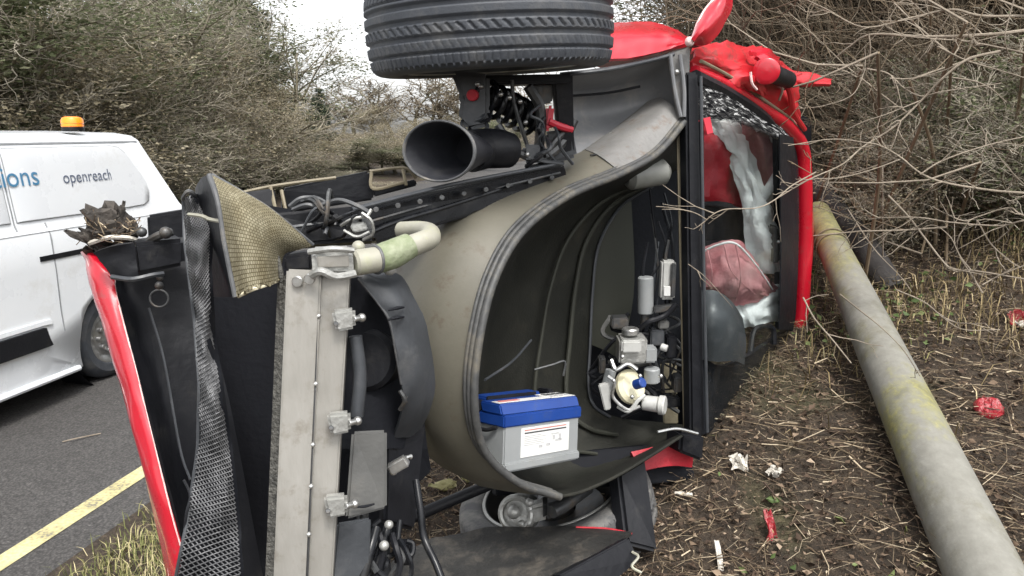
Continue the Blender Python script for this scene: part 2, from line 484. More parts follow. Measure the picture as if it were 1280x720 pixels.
# ------------------------------------------------------------------ ground, road, paint
def ground_material():
    m, n, l, b = nt("leaf_mould")
    tc = n.new("ShaderNodeTexCoord")
    n1 = n.new("ShaderNodeTexNoise"); n1.inputs["Scale"].default_value = 22; n1.inputs["Detail"].default_value = 10; n1.inputs["Roughness"].default_value = 0.75
    n2 = n.new("ShaderNodeTexNoise"); n2.inputs["Scale"].default_value = 1.3; n2.inputs["Detail"].default_value = 5
    l.new(tc.outputs["Object"], n1.inputs["Vector"]); l.new(tc.outputs["Object"], n2.inputs["Vector"])
    r1 = ramp(n, [(0.3, (0.018, 0.013, 0.009)), (0.52, (0.05, 0.036, 0.024)), (0.7, (0.12, 0.088, 0.058))])
    r2 = ramp(n, [(0.3, (0.035, 0.04, 0.014)), (0.52, (0.085, 0.09, 0.032)), (0.7, (0.19, 0.17, 0.08))])
    l.new(n1.outputs["Fac"], r1.inputs[0]); l.new(n1.outputs["Fac"], r2.inputs[0])
    rm = ramp(n, [(0.58, (0, 0, 0)), (0.75, (0.8, 0.8, 0.8))])
    l.new(n2.outputs["Fac"], rm.inputs[0])
    mx = n.new("ShaderNodeMixRGB")
    l.new(rm.outputs[0], mx.inputs[0]); l.new(r1.outputs[0], mx.inputs[1]); l.new(r2.outputs[0], mx.inputs[2])
    l.new(mx.outputs[0], b.inputs["Base Color"])
    b.inputs["Roughness"].default_value = 0.95
    bp = n.new("ShaderNodeBump"); bp.inputs["Strength"].default_value = 0.9; bp.inputs["Distance"].default_value = 0.03
    l.new(n1.outputs["Fac"], bp.inputs["Height"]); l.new(bp.outputs[0], b.inputs["Normal"])
    return m

def asphalt_material():
    m, n, l, b = nt("asphalt")
    tc = n.new("ShaderNodeTexCoord")
    vo = n.new("ShaderNodeTexVoronoi"); vo.inputs["Scale"].default_value = 75
    n2 = n.new("ShaderNodeTexNoise"); n2.inputs["Scale"].default_value = 0.9; n2.inputs["Detail"].default_value = 8; n2.inputs["Roughness"].default_value = 0.65
    for x in (vo, n2): l.new(tc.outputs["Object"], x.inputs["Vector"])
    r1 = ramp(n, [(0.0, (0.125, 0.117, 0.112)), (0.35, (0.07, 0.067, 0.066)), (0.7, (0.026, 0.025, 0.025))])
    hs_ = n.new("ShaderNodeMixRGB"); hs_.blend_type = 'MULTIPLY'; hs_.inputs[0].default_value = 0.6
    r2 = ramp(n, [(0.35, (0.62, 0.6, 0.58)), (0.65, (1, 1, 1))])
    l.new(vo.outputs["Distance"], r1.inputs[0]); l.new(n2.outputs["Fac"], r2.inputs[0])
    mc = n.new("ShaderNodeMixRGB"); mc.inputs[0].default_value = 0.35
    l.new(r1.outputs[0], mc.inputs[1]); l.new(vo.outputs["Color"], mc.inputs[2])
    bw = n.new("ShaderNodeRGBToBW"); l.new(vo.outputs["Color"], bw.inputs[0])
    rr = ramp(n, [(0.0, (0.035, 0.033, 0.032)), (0.8, (0.095, 0.09, 0.085)), (1.0, (0.21, 0.2, 0.19))])
    l.new(bw.outputs[0], rr.inputs[0]); l.new(rr.outputs[0], mc.inputs[2])
    l.new(mc.outputs[0], hs_.inputs[1]); l.new(r2.outputs[0], hs_.inputs[2])
    l.new(hs_.outputs[0], b.inputs["Base Color"])
    b.inputs["Roughness"].default_value = 0.85
    bp = n.new("ShaderNodeBump"); bp.inputs["Strength"].default_value = 0.8; bp.inputs["Distance"].default_value = 0.006; bp.invert = True
    l.new(vo.outputs["Distance"], bp.inputs["Height"]); l.new(bp.outputs[0], b.inputs["Normal"])
    return m

def paint_material():
    m, n, l, b = nt("worn_yellow_paint")
    tc = n.new("ShaderNodeTexCoord")
    n1 = n.new("ShaderNodeTexNoise"); n1.inputs["Scale"].default_value = 60; n1.inputs["Detail"].default_value = 4
    n2 = n.new("ShaderNodeTexNoise"); n2.inputs["Scale"].default_value = 5; n2.inputs["Detail"].default_value = 7
    for x in (n1, n2): l.new(tc.outputs["Object"], x.inputs["Vector"])
    ad = n.new("ShaderNodeMath"); ad.operation = 'MULTIPLY_ADD'; ad.inputs[1].default_value = 0.5
    l.new(n1.outputs["Fac"], ad.inputs[0]); 
    ml = n.new("ShaderNodeMath"); ml.operation = 'MULTIPLY'; ml.inputs[1].default_value = 0.5
    l.new(n2.outputs["Fac"], ml.inputs[0]); l.new(ml.outputs[0], ad.inputs[2])
    rp = ramp(n, [(0.36, (0.15, 0.14, 0.12)), (0.44, (0.38, 0.34, 0.17)), (0.62, (0.52, 0.48, 0.28))])
    l.new(ad.outputs[0], rp.inputs[0]); l.new(rp.outputs[0], b.inputs["Base Color"])
    b.inputs["Roughness"].default_value = 0.8
    bp = n.new("ShaderNodeBump"); bp.inputs["Strength"].default_value = 0.6; bp.inputs["Distance"].default_value = 0.004
    l.new(n1.outputs["Fac"], bp.inputs["Height"]); l.new(bp.outputs[0], b.inputs["Normal"])
    return m

GM = ground_material()
def strip(name, qs, ts, zf, m, kind='structure'):
    Q, T = np.meshgrid(qs, ts)
    X = RO.x + RN.x * Q + RD.x * T; Y = RO.y + RN.y * Q + RD.y * T
    Z = zf(X, Y, Q, T)
    n, k = Q.shape
    i = np.arange(n * k).reshape(n, k)
    q = np.stack([i[:-1, :-1], i[:-1, 1:], i[1:, 1:], i[1:, :-1]], -1).reshape(-1, 4)
    o = fast_mesh(name, np.stack([X, Y, Z], -1).reshape(-1, 3), q, m, smooth=True)
    tag(o, kind=kind)
    return o

# one sheet out to the horizon, a little below everything else
g = fast_mesh("ground", [(-900, -900, -0.06), (900, -900, -0.06), (900, 900, -0.06), (-900, 900, -0.06)], [(0, 1, 2, 3)], GM)
tag(g, kind='structure')
qs = np.concatenate([np.linspace(0.27, 6.5, 120), np.linspace(6.6, 60, 60)])
ts = np.concatenate([np.linspace(-5, -2.6, 10), np.linspace(-2.5, 6, 160), np.linspace(6.1, 90, 70)])
def bank_z(X, Y, Q, T):
    edge = 0.03 * np.sin(T * 3.1) + 0.03 * np.sin(T * 7.7 + 1)
    return gz(X - edge * 0.3, Y) + 0.002
tag(strip("verge", qs, ts, bank_z, GM), kind='structure')
road = strip("road", np.linspace(-7.2, 0.6, 14), np.linspace(-12, 160, 60), lambda X, Y, Q, T: 0 * X, asphalt_material())
yl = strip("yellow_edge_line", np.linspace(-0.055, 0.055, 2), np.linspace(-12, 160, 80), lambda X, Y, Q, T: 0 * X + 0.004, paint_material())
farq = -np.linspace(6.6, 60, 40)[::-1]
tag(strip("far_verge", farq, np.linspace(-12, 160, 60), lambda X, Y, Q, T: 0.35 * sstep(6.6, 9, -Q) + 0.16 * np.clip(-Q - 9, 0, 6) + 0.06 * lump(X, Y) * sstep(6.8, 8, -Q), GM), kind='structure')

# ------------------------------------------------------------------ the white van
VS0 = Vector((-3.08 + 0.207 * (6.75 - 5.26), 6.75, 0))       # rear corner of the near side
PZ = [0.17, 0.2, 0.45, 0.62, 0.95, 1.18, 1.25, 1.72, 1.785, 1.82, 1.845, 1.86]
PO = [0.05, 0.0, -0.015, 0.0, 0.0, 0.012, 0.045, 0.105, 0.13, 0.18, 0.34, 0.95]
def van_pt(s, z, off=0.0):
    """point of the near side: s metres forward of the tail, z up, off proud of the metal"""
    inset = np.interp(z, PZ, PO)
    slant = 0.5 * float(sstep(0.9, 1.86, np.array(z))) * max(0.0, 1 - s / 1.0)
    taper = 0.05 * math.exp(-s / 0.12)
    return VS0 - RD * (s + slant) - RN * (inset + taper - off) + Vector((0, 0, z))
vroot = empty("parked_van", VS0 - RD * 2.6 - RN * 0.95)
tag(vroot, "white panel van with an amber roof beacon stopped on the road", "van")
ss = [0, 0.06, 0.15, 0.3, 0.6, 1, 1.5, 2, 2.8, 3.3, 3.8, 4.3, 4.8, 5.2, 5.35]
rows = []
for s_ in ss:
    prof = []
    nose = max(0, (s_ - 3.4) / 1.95)
    for z_, o_ in zip(PZ, PO):
        zz = z_ if z_ < 1.0 else 1.0 + (z_ - 1.0) * (1 - 0.95 * nose ** 1.6)
        p = VS0 - RD * (s_ + 0.5 * float(sstep(0.9, 1.86, np.array(z_))) * max(0.0, 1 - s_ / 1.0)) - RN * (o_ + 0.05 * math.exp(-s_ / 0.12)) + Vector((0, 0, zz))
        prof.append(p)
    mir = []
    for p in prof[::-1][1:]:
        rel = p - VS0
        a = rel.dot(RN)
        mir.append(p - RN * (2 * a + 1.9))
    rows.append(prof + mir)
v, f = [], []
k = len(rows[0])
for r_ in rows: v += r_
for i in range(len(rows) - 1):
    for j in range(k):
        j2 = (j + 1) % k
        f.append((i * k + j, i * k + j2, (i + 1) * k + j2, (i + 1) * k + j))
f.append(tuple(range(k))[::-1]); f.append(tuple((len(rows) - 1) * k + j for j in range(k)))
body = mk("body", v, f, MT['van'], vroot)
WR = 0.325
def wheel_c(s, off): return VS0 - RD * s - RN * off + Vector((0, 0, WR))
cut = MB()
for s_ in (1.16, 4.3):
    cut.cyl(wheel_c(s_, -0.1), wheel_c(s_, 0.32), WR + 0.075, 40, bev=0)
    cut.cyl(wheel_c(s_, 1.58), wheel_c(s_, 2.0), WR + 0.075, 40, bev=0)
cutter = cut.build("cutter", MT['black'])
md = body.modifiers.new("arches", 'BOOLEAN'); md.object = cutter; md.operation = 'DIFFERENCE'; md.solver = 'EXACT'
bpy.context.view_layer.update()
dg = bpy.context.evaluated_depsgraph_get()
me2 = bpy.data.meshes.new_from_object(body.evaluated_get(dg))
body.modifiers.clear(); body.data = me2
bpy.data.objects.remove(cutter)
for s_ in (1.16, 4.3):
    for offs, sg in ((0.06, 1), (1.84, -1)):
        w = empty("wheel", wheel_c(s_, offs + 0.1 * sg), vroot)
        c = wheel_c(s_, offs); ax = -RN * sg
        t_ = MB().lathe(c, ax, [(0.2, 0.02), (0.215, 0.0), (0.27, -0.008), (0.305, 0.012), (WR, 0.05), (WR, 0.16), (0.3, 0.2), (0.2, 0.2), (0.2, 0.02)], 48)
        t_.build("tyre", MT['tyre'], w)
        h = MB().lathe(c, ax, [(0.0001, 0.0), (0.05, 0.0), (0.07, 0.02), (0.15, 0.035), (0.185, 0.015), (0.205, 0.01), (0.205, 0.06), (0.0001, 0.08)], 40)
        for a in range(10):
            an = a * math.pi / 5
            d_ = RD * math.cos(an) + Vector((0, 0, 1)) * math.sin(an)
            h.cyl(c + d_ * 0.11 - ax * 0.0, c + d_ * 0.11 + ax * 0.05, 0.018, 10)
        h.build("hubcap", MT['rim'], w)
        MB().lathe(c, ax, [(WR + 0.07, 0.0), (WR + 0.07, 0.24), (0.05, 0.245)], 40).build("arch_liner", MT['black'], w)
def van_patch(sz_rows, off, th, name, m, nu=14, nv=6):
    return MB().patch([[van_pt(s_, z_, off) for s_, z_ in r_] for r_ in sz_rows], th, nu, nv).build(name, m, vroot)
def van_strip(a, b, w, off, name, m):
    (s0, z0), (s1, z1) = a, b
    d_ = Vector((s1 - s0, z1 - z0)).normalized(); nrm = Vector((-d_.y, d_.x)) * w / 2
    n_ = 9
    r1 = [(s0 + (s1 - s0) * i / n_ + nrm.x, z0 + (z1 - z0) * i / n_ + nrm.y) for i in range(n_ + 1)]
    r2 = [(s0 + (s1 - s0) * i / n_ - nrm.x, z0 + (z1 - z0) * i / n_ - nrm.y) for i in range(n_ + 1)]
    return MB().patch([[van_pt(*q_, off) for q_ in r1], [van_pt(*q_, off) for q_ in r2]], 0.006, 20, 2).build(name, m, vroot)
# pressed upper panels with rounded raked corner, seams, rail, rubbing strip
def corner_poly():
    return [(1.9, 1.275), (0.9, 1.275), (0.6, 1.28), (0.5, 1.31), (0.44, 1.37), (0.41, 1.44), (0.42, 1.5), (0.5, 1.62), (0.57, 1.69), (0.66, 1.735), (0.8, 1.745), (1.9, 1.745)]
def pressed(poly, name):
    c_ = (sum(p[0] for p in poly) / len(poly), sum(p[1] for p in poly) / len(poly))
    b_ = MB()
    rings = [(1.0, 0.001), (0.985, -0.012 + 0.022), (0.0, 0.012)]
    n_ = len(poly); vs = []
    dense = []
    for i in range(n_):
        a0, a1 = poly[i], poly[(i + 1) % n_]
        m_ = max(1, int(math.hypot(a1[0] - a0[0], a1[1] - a0[1]) / 0.06))
        dense += [(a0[0] + (a1[0] - a0[0]) * j / m_, a0[1] + (a1[1] - a0[1]) * j / m_) for j in range(m_)]
    n_ = len(dense)
    for kx, off in ((1.0, -0.004), (1.0, 0.004), (0.975, 0.011), (0.8, 0.012), (0.5, 0.012), (0.2, 0.012)):
        vs += [van_pt(c_[0] + (s_ - c_[0]) * kx, c_[1] + (z_ - c_[1]) * kx, off) for s_, z_ in dense]
    fs = [(r_ * n_ + i, r_ * n_ + (i + 1) % n_, (r_ + 1) * n_ + (i + 1) % n_, (r_ + 1) * n_ + i) for r_ in range(5) for i in range(n_)]
    fs.append(tuple(5 * n_ + i for i in range(n_)))
    b_.add(vs, fs)
    # dark bead along the panel outline
    b_.build(name, MT['van'], vroot)
    MB().tube([van_pt(s_, z_, 0.001) for s_, z_ in dense + dense[:1]], 0.0045, 6, len(dense) + 1).build("panel_bead", MT['seam'], vroot)
pressed(corner_poly(), "pressed_panel")
pressed([(1.95, 1.275), (1.95, 1.745), (3.2, 1.745), (3.2, 1.275)], "pressed_panel")
van_strip((1.68, 0.5), (1.68, 1.25), 0.009, 0.001, "door_seam", MT['seam'])
van_strip((1.925, 1.2), (1.925, 1.765), 0.008, 0.001, "door_seam", MT['seam'])
van_strip((3.0, 0.3), (3.0, 1.2), 0.009, 0.001, "door_seam", MT['seam'])
van_strip((0.15, 1.775), (3.3, 1.775), 0.012, 0.002, "roof_seam", MT['seam'])
van_strip((1.4, 1.02), (1.8, 1.02), 0.034, 0.004, "door_rail", MT['black'])
van_strip((0.5, 1.205), (3.3, 1.205), 0.022, 0.004, "crease_bead", MT['van'])
van_patch([[(1.82, 0.44), (1.96, 0.435), (3.06, 0.43)], [(1.86, 0.56), (1.96, 0.565), (3.06, 0.56)]], 0.012, 0.03, "rubbing_strip", MT['black'])
van_patch([[(1.78, 0.575), (1.96, 0.58), (3.06, 0.575)], [(1.78, 0.605), (1.96, 0.61), (3.06, 0.605)]], 0.006, 0.014, "rubbing_moulding", MT['van'])
MB().tube([van_pt(1.59, 0.205, 0.01), van_pt(2.6, 0.205, 0.01), van_pt(3.7, 0.205, 0.01)], 0.022, 8).build("sill", MT['van'], vroot)
# rear bumper and light, beacon
MB().patch([[van_pt(0.42, 0.25, 0.02), van_pt(0.1, 0.25, 0.02), van_pt(-0.03, 0.25, -0.2), van_pt(-0.03, 0.25, -0.9)],
            [van_pt(0.4, 0.52, 0.02), van_pt(0.1, 0.52, 0.02), van_pt(-0.03, 0.52, -0.2), van_pt(-0.03, 0.52, -0.9)]], 0.03, 16, 4).build("rear_bumper", MT['black'], vroot)
bc = P(92, 168, 5.75)
bc.z = 1.86
bm_ = MB().lathe(bc, (0, 0, 1), [(0.0001, 0.0), (0.075, 0.0), (0.075, 0.025), (0.0001, 0.026)], 28)
bm_.build("beacon_base", MT['black'], vroot)
bb = MB()
for k_ in range(6):
    r0_ = 0.086 - 0.003 * k_
bb.lathe(bc + Vector((0, 0, 0.026)), (0, 0, 1), [(0.0001, 0.0), (0.072, 0.0), (0.076, 0.006), (0.074, 0.024), (0.077, 0.028), (0.074, 0.05), (0.066, 0.066), (0.045, 0.075), (0.0001, 0.077)], 32)
bb.build("amber_beacon", MT['lamp_amber'], vroot)
# side lettering
def lettering(txt, s0, s1, z0, m, name):
    cu = bpy.data.curves.new(name, 'FONT')
    cu.body = txt; cu.size = 1; cu.extrude = 0.0
    to = bpy.data.objects.new(name, cu); COL.objects.link(to)
    bpy.context.view_layer.update()
    me_ = bpy.data.meshes.new_from_object(to.evaluated_get(bpy.context.evaluated_depsgraph_get()))
    bpy.data.objects.remove(to)
    co = np.array([tuple(x.co) for x in me_.vertices])
    x0, x1 = co[:, 0].min(), co[:, 0].max()
    k_ = (s0 - s1) / (x1 - x0)
    vs = [van_pt(s0 - (x - x0) * k_, z0 + y * k_ * 1.0, 0.0165) for x, y, _ in co]
    fs = [tuple(p.vertices) for p in me_.polygons]
    return mk(name, vs, fs, m, vroot, False)
lettering("openreach", 1.45, 0.97, 1.50, MT['text_grey'], "lettering")
lettering("tions", 2.02, 1.66, 1.505, MT['text_blue'], "lettering")

# ------------------------------------------------------------------ fallen lamp post
def pole_material():
    m, n, l, b = nt("galvanised_pole")
    tc = n.new("ShaderNodeTexCoord")
    def noise(s, d=8, r_=0.68):
        x = n.new("ShaderNodeTexNoise"); x.inputs["Scale"].default_value = s; x.inputs["Detail"].default_value = d; x.inputs["Roughness"].default_value = r_
        l.new(tc.outputs["Object"], x.inputs["Vector"]); return x
    a, c, d = noise(26), noise(5.5, 10, 0.75), noise(45, 5)
    r1 = ramp(n, [(0.3, (0.165, 0.16, 0.138)), (0.6, (0.21, 0.205, 0.18)), (0.75, (0.25, 0.245, 0.218))])
    l.new(a.outputs["Fac"], r1.inputs[0])
    ml = n.new("ShaderNodeMath"); ml.operation = 'MULTIPLY'
    sx = n.new("ShaderNodeSeparateXYZ"); l.new(tc.outputs["Object"], sx.inputs[0])
    ad = n.new("ShaderNodeMath"); ad.operation = 'ADD'
    r2 = ramp(n, [(0.47, (0, 0, 0)), (0.66, (1, 1, 1))])
    # green film towards the far end and one lichen patch half way along
    mr = n.new("ShaderNodeMapRange"); mr.inputs["From Min"].default_value = 0.4; mr.inputs["From Max"].default_value = 1.2; mr.inputs["To Min"].default_value = -0.12; mr.inputs["To Max"].default_value = 0.2
    l.new(sx.outputs["Y"], mr.inputs["Value"])
    dl = n.new("ShaderNodeMath"); dl.operation = 'ADD'; dl.inputs[1].default_value = 0.2; l.new(sx.outputs["Y"], dl.inputs[0])
    ab = n.new("ShaderNodeMath"); ab.operation = 'ABSOLUTE'; l.new(dl.outputs[0], ab.inputs[0])
    mp_ = n.new("ShaderNodeMapRange"); mp_.inputs["From Min"].default_value = 0.05; mp_.inputs["From Max"].default_value = 0.32; mp_.inputs["To Min"].default_value = 0.1; mp_.inputs["To Max"].default_value = -0.12
    l.new(ab.outputs[0], mp_.inputs["Value"])
    mm_ = n.new("ShaderNodeMath"); mm_.operation = 'MAXIMUM'; l.new(mr.outputs[0], mm_.inputs[0]); l.new(mp_.outputs[0], mm_.inputs[1])
    l.new(c.outputs["Fac"], ad.inputs[0]); l.new(mm_.outputs[0], ad.inputs[1]); l.new(ad.outputs[0], r2.inputs[0])
    mx = n.new("ShaderNodeMixRGB"); l.new(r1.outputs[0], mx.inputs[1])
    mm = ramp(n, [(0.35, (0.14, 0.135, 0.04)), (0.65, (0.27, 0.255, 0.1))]); l.new(d.outputs["Fac"], mm.inputs[0])
    mf = n.new("ShaderNodeMath"); mf.operation = 'MULTIPLY'; l.new(r2.outputs[0], mf.inputs[0]); l.new(d.outputs["Fac"], mf.inputs[1])
    mg = n.new("ShaderNodeMath"); mg.operation = 'MULTIPLY'; mg.inputs[1].default_value = 1.5; mg.use_clamp = True; l.new(mf.outputs[0], mg.inputs[0])
    l.new(mg.outputs[0], mx.inputs[0]); l.new(mm.outputs[0], mx.inputs[2])
    r3 = ramp(n, [(0.52, (1, 1, 1)), (0.64, (0.78, 0.76, 0.66)), (0.76, (0.45, 0.43, 0.36))]); l.new(noise(5, 12, 0.78).outputs["Fac"], r3.inputs[0])
    m3 = n.new("ShaderNodeMixRGB"); m3.blend_type = 'MULTIPLY'; m3.inputs[0].default_value = 1
    l.new(mx.outputs[0], m3.inputs[1]); l.new(r3.outputs[0], m3.inputs[2])
    l.new(m3.outputs[0], b.inputs["Base Color"])
    b.inputs["Roughness"].default_value = 0.62
    bp = n.new("ShaderNodeBump"); bp.inputs["Strength"].default_value = 0.25; bp.inputs["Distance"].default_value = 0.006
    l.new(d.outputs["Fac"], bp.inputs["Height"]); l.new(bp.outputs[0], b.inputs["Normal"])
    return m
pa, pb = P(1033, 292, 3.85), P(1231, 720, 1.84)
ext = pb + (pb - pa) * 0.35
proot = empty("lamp_post", (pa + pb) / 2 - Vector((0, 0, 0.1)))
tag(proot, "toppled pale grey lamp post with mossy patches lying on the bank beside the wreck", "lamp post")
tip = pa + (pa - pb) * 0.12
ppts = [tip.lerp(ext, i / 12) for i in range(13)]
pm = MB().tube(ppts, [0.068, 0.072, 0.08, 0.088, 0.094, 0.098, 0.1, 0.1], 36, 60)
pm.build("shaft", pole_material(), proot)
pd = (pb - pa).normalized()
for k_ in (0.05, 0.075):
    MB().ring(pa.lerp(pb, k_), pd, 0.077, 0.0035, 36, 8).build("band", MT['tan_strip'], proot)
MB().cyl(tip - pd * 0.02, tip + pd * 0.005, 0.066, 24).build("end_cap", MT['dark_steel'], proot)

# dark log behind the pole
l0, l1 = P(1040, 262, 4.3), P(1108, 352, 3.75)
lg = MB().tube([l0 + (l0 - l1) * 0.4, l0, (l0 + l1) / 2 + Vector((0.01, 0, 0.01)), l1, l1 + (l1 - l0) * 0.12], [0.07, 0.076, 0.074, 0.068, 0.05], 18, 24)
tag(lg.build("fallen_log", MT['log']), "short dark fallen log lying on the bank behind the pale lamp post", "log")
# ------------------------------------------------------------------ the wreck, lying on its side with its nose towards us
car = empty("wrecked_car", (0.15, 2.7, 0.55))
tag(car, "red sports car lying on its side with its bonnet torn off and luggage tub exposed", "car")
def part(b, name, m, parent=None, **k):
    return b.build(name, m, parent or car, **k)

# ---- wheels
def tyre_mesh(c, axis, name, m, parent, Rw=0.345, W=0.245):
    ax = Vector(axis).normalized(); u = Vector((1, 0, 0)); u = (u - ax * u.dot(ax)).normalized(); w = ax.cross(u)
    c = np.array(c); ax, u, w = np.array(ax), np.array(u), np.array(w)
    N = 800
    s = np.concatenate([np.linspace(-0.107, 0.107, 66)])
    th = np.linspace(0, 2 * math.pi, N, endpoint=False)
    T, S = np.meshgrid(th, s)
    rad = Rw - 0.012 * (np.abs(S) / 0.107) ** 3
    dep = np.zeros_like(T)
    for g0, gw in ((-0.079, 0.0045), (-0.042, 0.006), (-0.004, 0.0065), (0.032, 0.006), (0.05, 0.002), (0.079, 0.0045)):
        dep = np.maximum(dep, 0.009 * (np.abs(S - g0) < gw))
    def slots(lo, hi, n_, slope, wd, d0, fade=False):
        ph = (T / (2 * math.pi) * n_ + slope * (S - lo) / (hi - lo)) % 1
        return d0 * ((ph < wd) & (S > lo) & (S < hi))
    dep = np.maximum(dep, slots(-0.2, -0.083, 110, 0.15, 0.22, 0.0026))
    dep = np.maximum(dep, slots(0.083, 0.2, 100, 0.15, 0.24, 0.0042))
    dep = np.maximum(dep, slots(-0.072, -0.05, 100, 0.6, 0.24, 0.0014))
    dep = np.maximum(dep, slots(-0.033, -0.012, 76, 0.7, 0.3, 0.0055))
    dep = np.maximum(dep, slots(0.054, 0.074, 90, -0.6, 0.25, 0.002))
    rad = rad - dep
    rows_r = [rad]
    side = [(-0.107, 0.332), (-0.1135, 0.326), (-0.119, 0.315), (-0.1225, 0.298), (-0.122, 0.275), (-0.115, 0.255), (-0.105, 0.246), (-0.09, 0.244)]
    def pts(r_, s_): return c + ax * s_[..., None] + (u * np.cos(th)[:, None] + w * np.sin(th)[:, None])[None] * r_[..., None]
    lo = np.array([[x[1]] * N for x in side[::-1]]) * Rw / 0.345; los = np.array([[x[0]] * N for x in side[::-1]])
    hi = np.array([[x[1]] * N for x in side]) * Rw / 0.345; his = -np.array([[x[0]] * N for x in side])
    RR = np.vstack([lo, rad, hi]); SS = np.vstack([los, S, his])
    V = pts(RR, SS).reshape(-1, 3)
    n_ = len(RR)
    i = np.arange(n_ * N).reshape(n_, N); j = np.roll(i, -1, 1)
    q = np.stack([i[:-1], j[:-1], j[1:], i[1:]], -1).reshape(-1, 4)
    return fast_mesh(name, V, q, m, parent, origin=tuple(c))

def rim_mesh(c, ax, parent):
    """axis points to the outer (street) side"""
    c, ax = Vector(c), Vector(ax).normalized()
    b = MB().lathe(c, ax, [(0.25, -0.112), (0.238, -0.105), (0.232, -0.06), (0.222, -0.03), (0.218, 0.06), (0.235, 0.1), (0.25, 0.112), (0.243, 0.112), (0.225, 0.095), (0.21, 0.06), (0.212, -0.03), (0.222, -0.06), (0.236, -0.112), (0.25, -0.112)], 64)
    b.build("rim", MT['barrel'], parent)
    MB().ring(c - ax * 0.109, ax, 0.243, 0.0065, 64, 8).build("rim_lip", MT['alu_bright'], parent)
    sp = MB()
    u = ax.orthogonal().normalized(); w = ax.cross(u)
    for k in range(10):
        a = 2 * math.pi * k / 10
        d_ = u * math.cos(a) + w * math.sin(a); t_ = ax.cross(d_)
        sp.prism([c + d_ * 0.04 + t_ * 0.018 + ax * 0.06, c + d_ * 0.218 + t_ * 0.014 + ax * 0.09, c + d_ * 0.218 - t_ * 0.014 + ax * 0.09, c + d_ * 0.04 - t_ * 0.018 + ax * 0.06], -ax * 0.03, 0.004)
    sp.cyl(c + ax * 0.02, c + ax * 0.08, 0.055, 24)
    sp.build("spokes", MT['rim'], parent)
    MB().lathe(c, ax, [(0.07, -0.03), (0.17, -0.03), (0.17, -0.002), (0.07, -0.002), (0.07, -0.03)], 48).build("brake_disc", MT['dark_steel'], parent)
    MB().cyl(c - ax * 0.09, c + ax * 0.03, 0.062, 24).build("hub", MT['dark_steel'], parent)

AXU = Vector((-0.055, -0.04, 1)).normalized()
WC = P(612, 34, 2.23)
wu = empty("wheel", WC, car)
tyre_mesh(WC, AXU, "tyre", MT['tyre'], wu)
rim_mesh(WC, AXU, wu)
AXL = -Vector((-0.25, -0.04, 1)).normalized()
LC = P(690, 615, 2.46) + AXL * 0.1
wl_ = empty("wheel", LC, car)
tyre_mesh(LC, AXL, "tyre", MT['tyre_dusty'], wl_)
rim_mesh(LC, AXL, wl_)
# bright knuckle in the lower wheel
kn = MB()
kc = LC - AXL * 0.10
kn.cyl(P(646, 642, 2.2), P(656, 638, 2.28), 0.06, 24); kn.ring(P(645, 642, 2.195), P(646, 642, 2.2) - P(656, 638, 2.28), 0.05, 0.01, 28, 8)
kn.ball(P(642, 640, 2.18), 0.022, 8); kn.ball(P(652, 655, 2.18), 0.012, 6); kn.ball(P(662, 628, 2.18), 0.014, 6)
kn.box(P(672, 638, 2.2), Vector((0.035, 0, 0.01)), Vector((0, 0.025, 0)), Vector((0, 0, 0.03)), 0.01)
part(kn, "hub_carrier", MT['alu_bright'])
kn = MB()
kn.box(P(690, 630, 2.2), Vector((0.03, 0.02, 0)), Vector((0, 0.04, 0)), Vector((0, 0, 0.035)), 0.015)
kn.tube([P(690, 640, 2.14), P(705, 632, 2.18), P(735, 610, 2.3)], 0.02, 10)
part(kn, "driveshaft_joint", MT['dark_steel'])

# ---- suspension under the upper wheel
b = MB()
b.prism([P(562, 88, 2.2), P(612, 92, 2.2), P(612, 158, 2.2), P(585, 163, 2.2), P(572, 150, 2.2), P(576, 122, 2.2)], (0, 0.08, 0), 0.012)
part(b, "upright", MT['slate_plastic'])
b = MB()
b.prism([P(600, 94, 2.24), P(716, 92, 2.24), P(714, 104, 2.24), P(604, 106, 2.24)], (0, 0.1, 0), 0.006)
b.prism([P(690, 96, 2.26), P(716, 90, 2.26), P(718, 190, 2.3), P(700, 196, 2.3)], (0, 0.09, 0), 0.008)
part(b, "knuckle_plate", MT['black'])
sc, se = P(606, 120, 2.24), P(668, 152, 2.34)
axs = (se - sc)
su = axs.orthogonal().normalized(); sv = axs.normalized().cross(su)
cp = []
for i in range(121):
    a = 2 * math.pi * 6.2 * i / 120
    cp.append(sc + axs * (i / 120) + (su * math.cos(a) + sv * math.sin(a)) * 0.044)
cs = MB().tube(cp, 0.0085, 8, 200)
part(cs, "coil_spring", MT['black_gloss'])
dm = MB().cyl(sc - axs * 0.25, se + axs * 0.12, 0.026, 16)
part(dm, "damper", MT['black'])
b = MB()
b.ball(P(590, 119, 2.185), 0.014, 8); b.cyl(P(590, 119, 2.17), P(592, 119, 2.2), 0.016, 16)
part(b, "red_boss", MT['red_cloth'])
b = MB()
b.box(P(686, 148, 2.28), Vector((0.012, 0, 0)), Vector((0, 0.02, 0)), Vector((0.004, 0, 0.036)), 0.008)
b.tube([P(686, 152, 2.26), P(700, 158, 2.27), P(714, 162, 2.3)], 0.011, 8)
part(b, "brake_caliper", MT['caliper'])
b = MB()
b.tube([P(640, 100, 2.22), P(643, 130, 2.23), P(660, 185, 2.25)], 0.006, 8)
b.tube([P(660, 108, 2.25), P(676, 140, 2.27), P(672, 200, 2.28)], 0.016, 8)
b.tube([P(622, 156, 2.2), P(640, 185, 2.2), P(664, 198, 2.22)], 0.012, 8)
b.tube([P(718, 150, 2.32), P(702, 180, 2.3), P(676, 202, 2.25)], 0.014, 8)
b.tube([P(706, 164, 2.3), P(690, 182, 2.28), P(684, 205, 2.28)], 0.01, 8)
part(b, "wishbone", MT['dark_steel'])
b = MB()
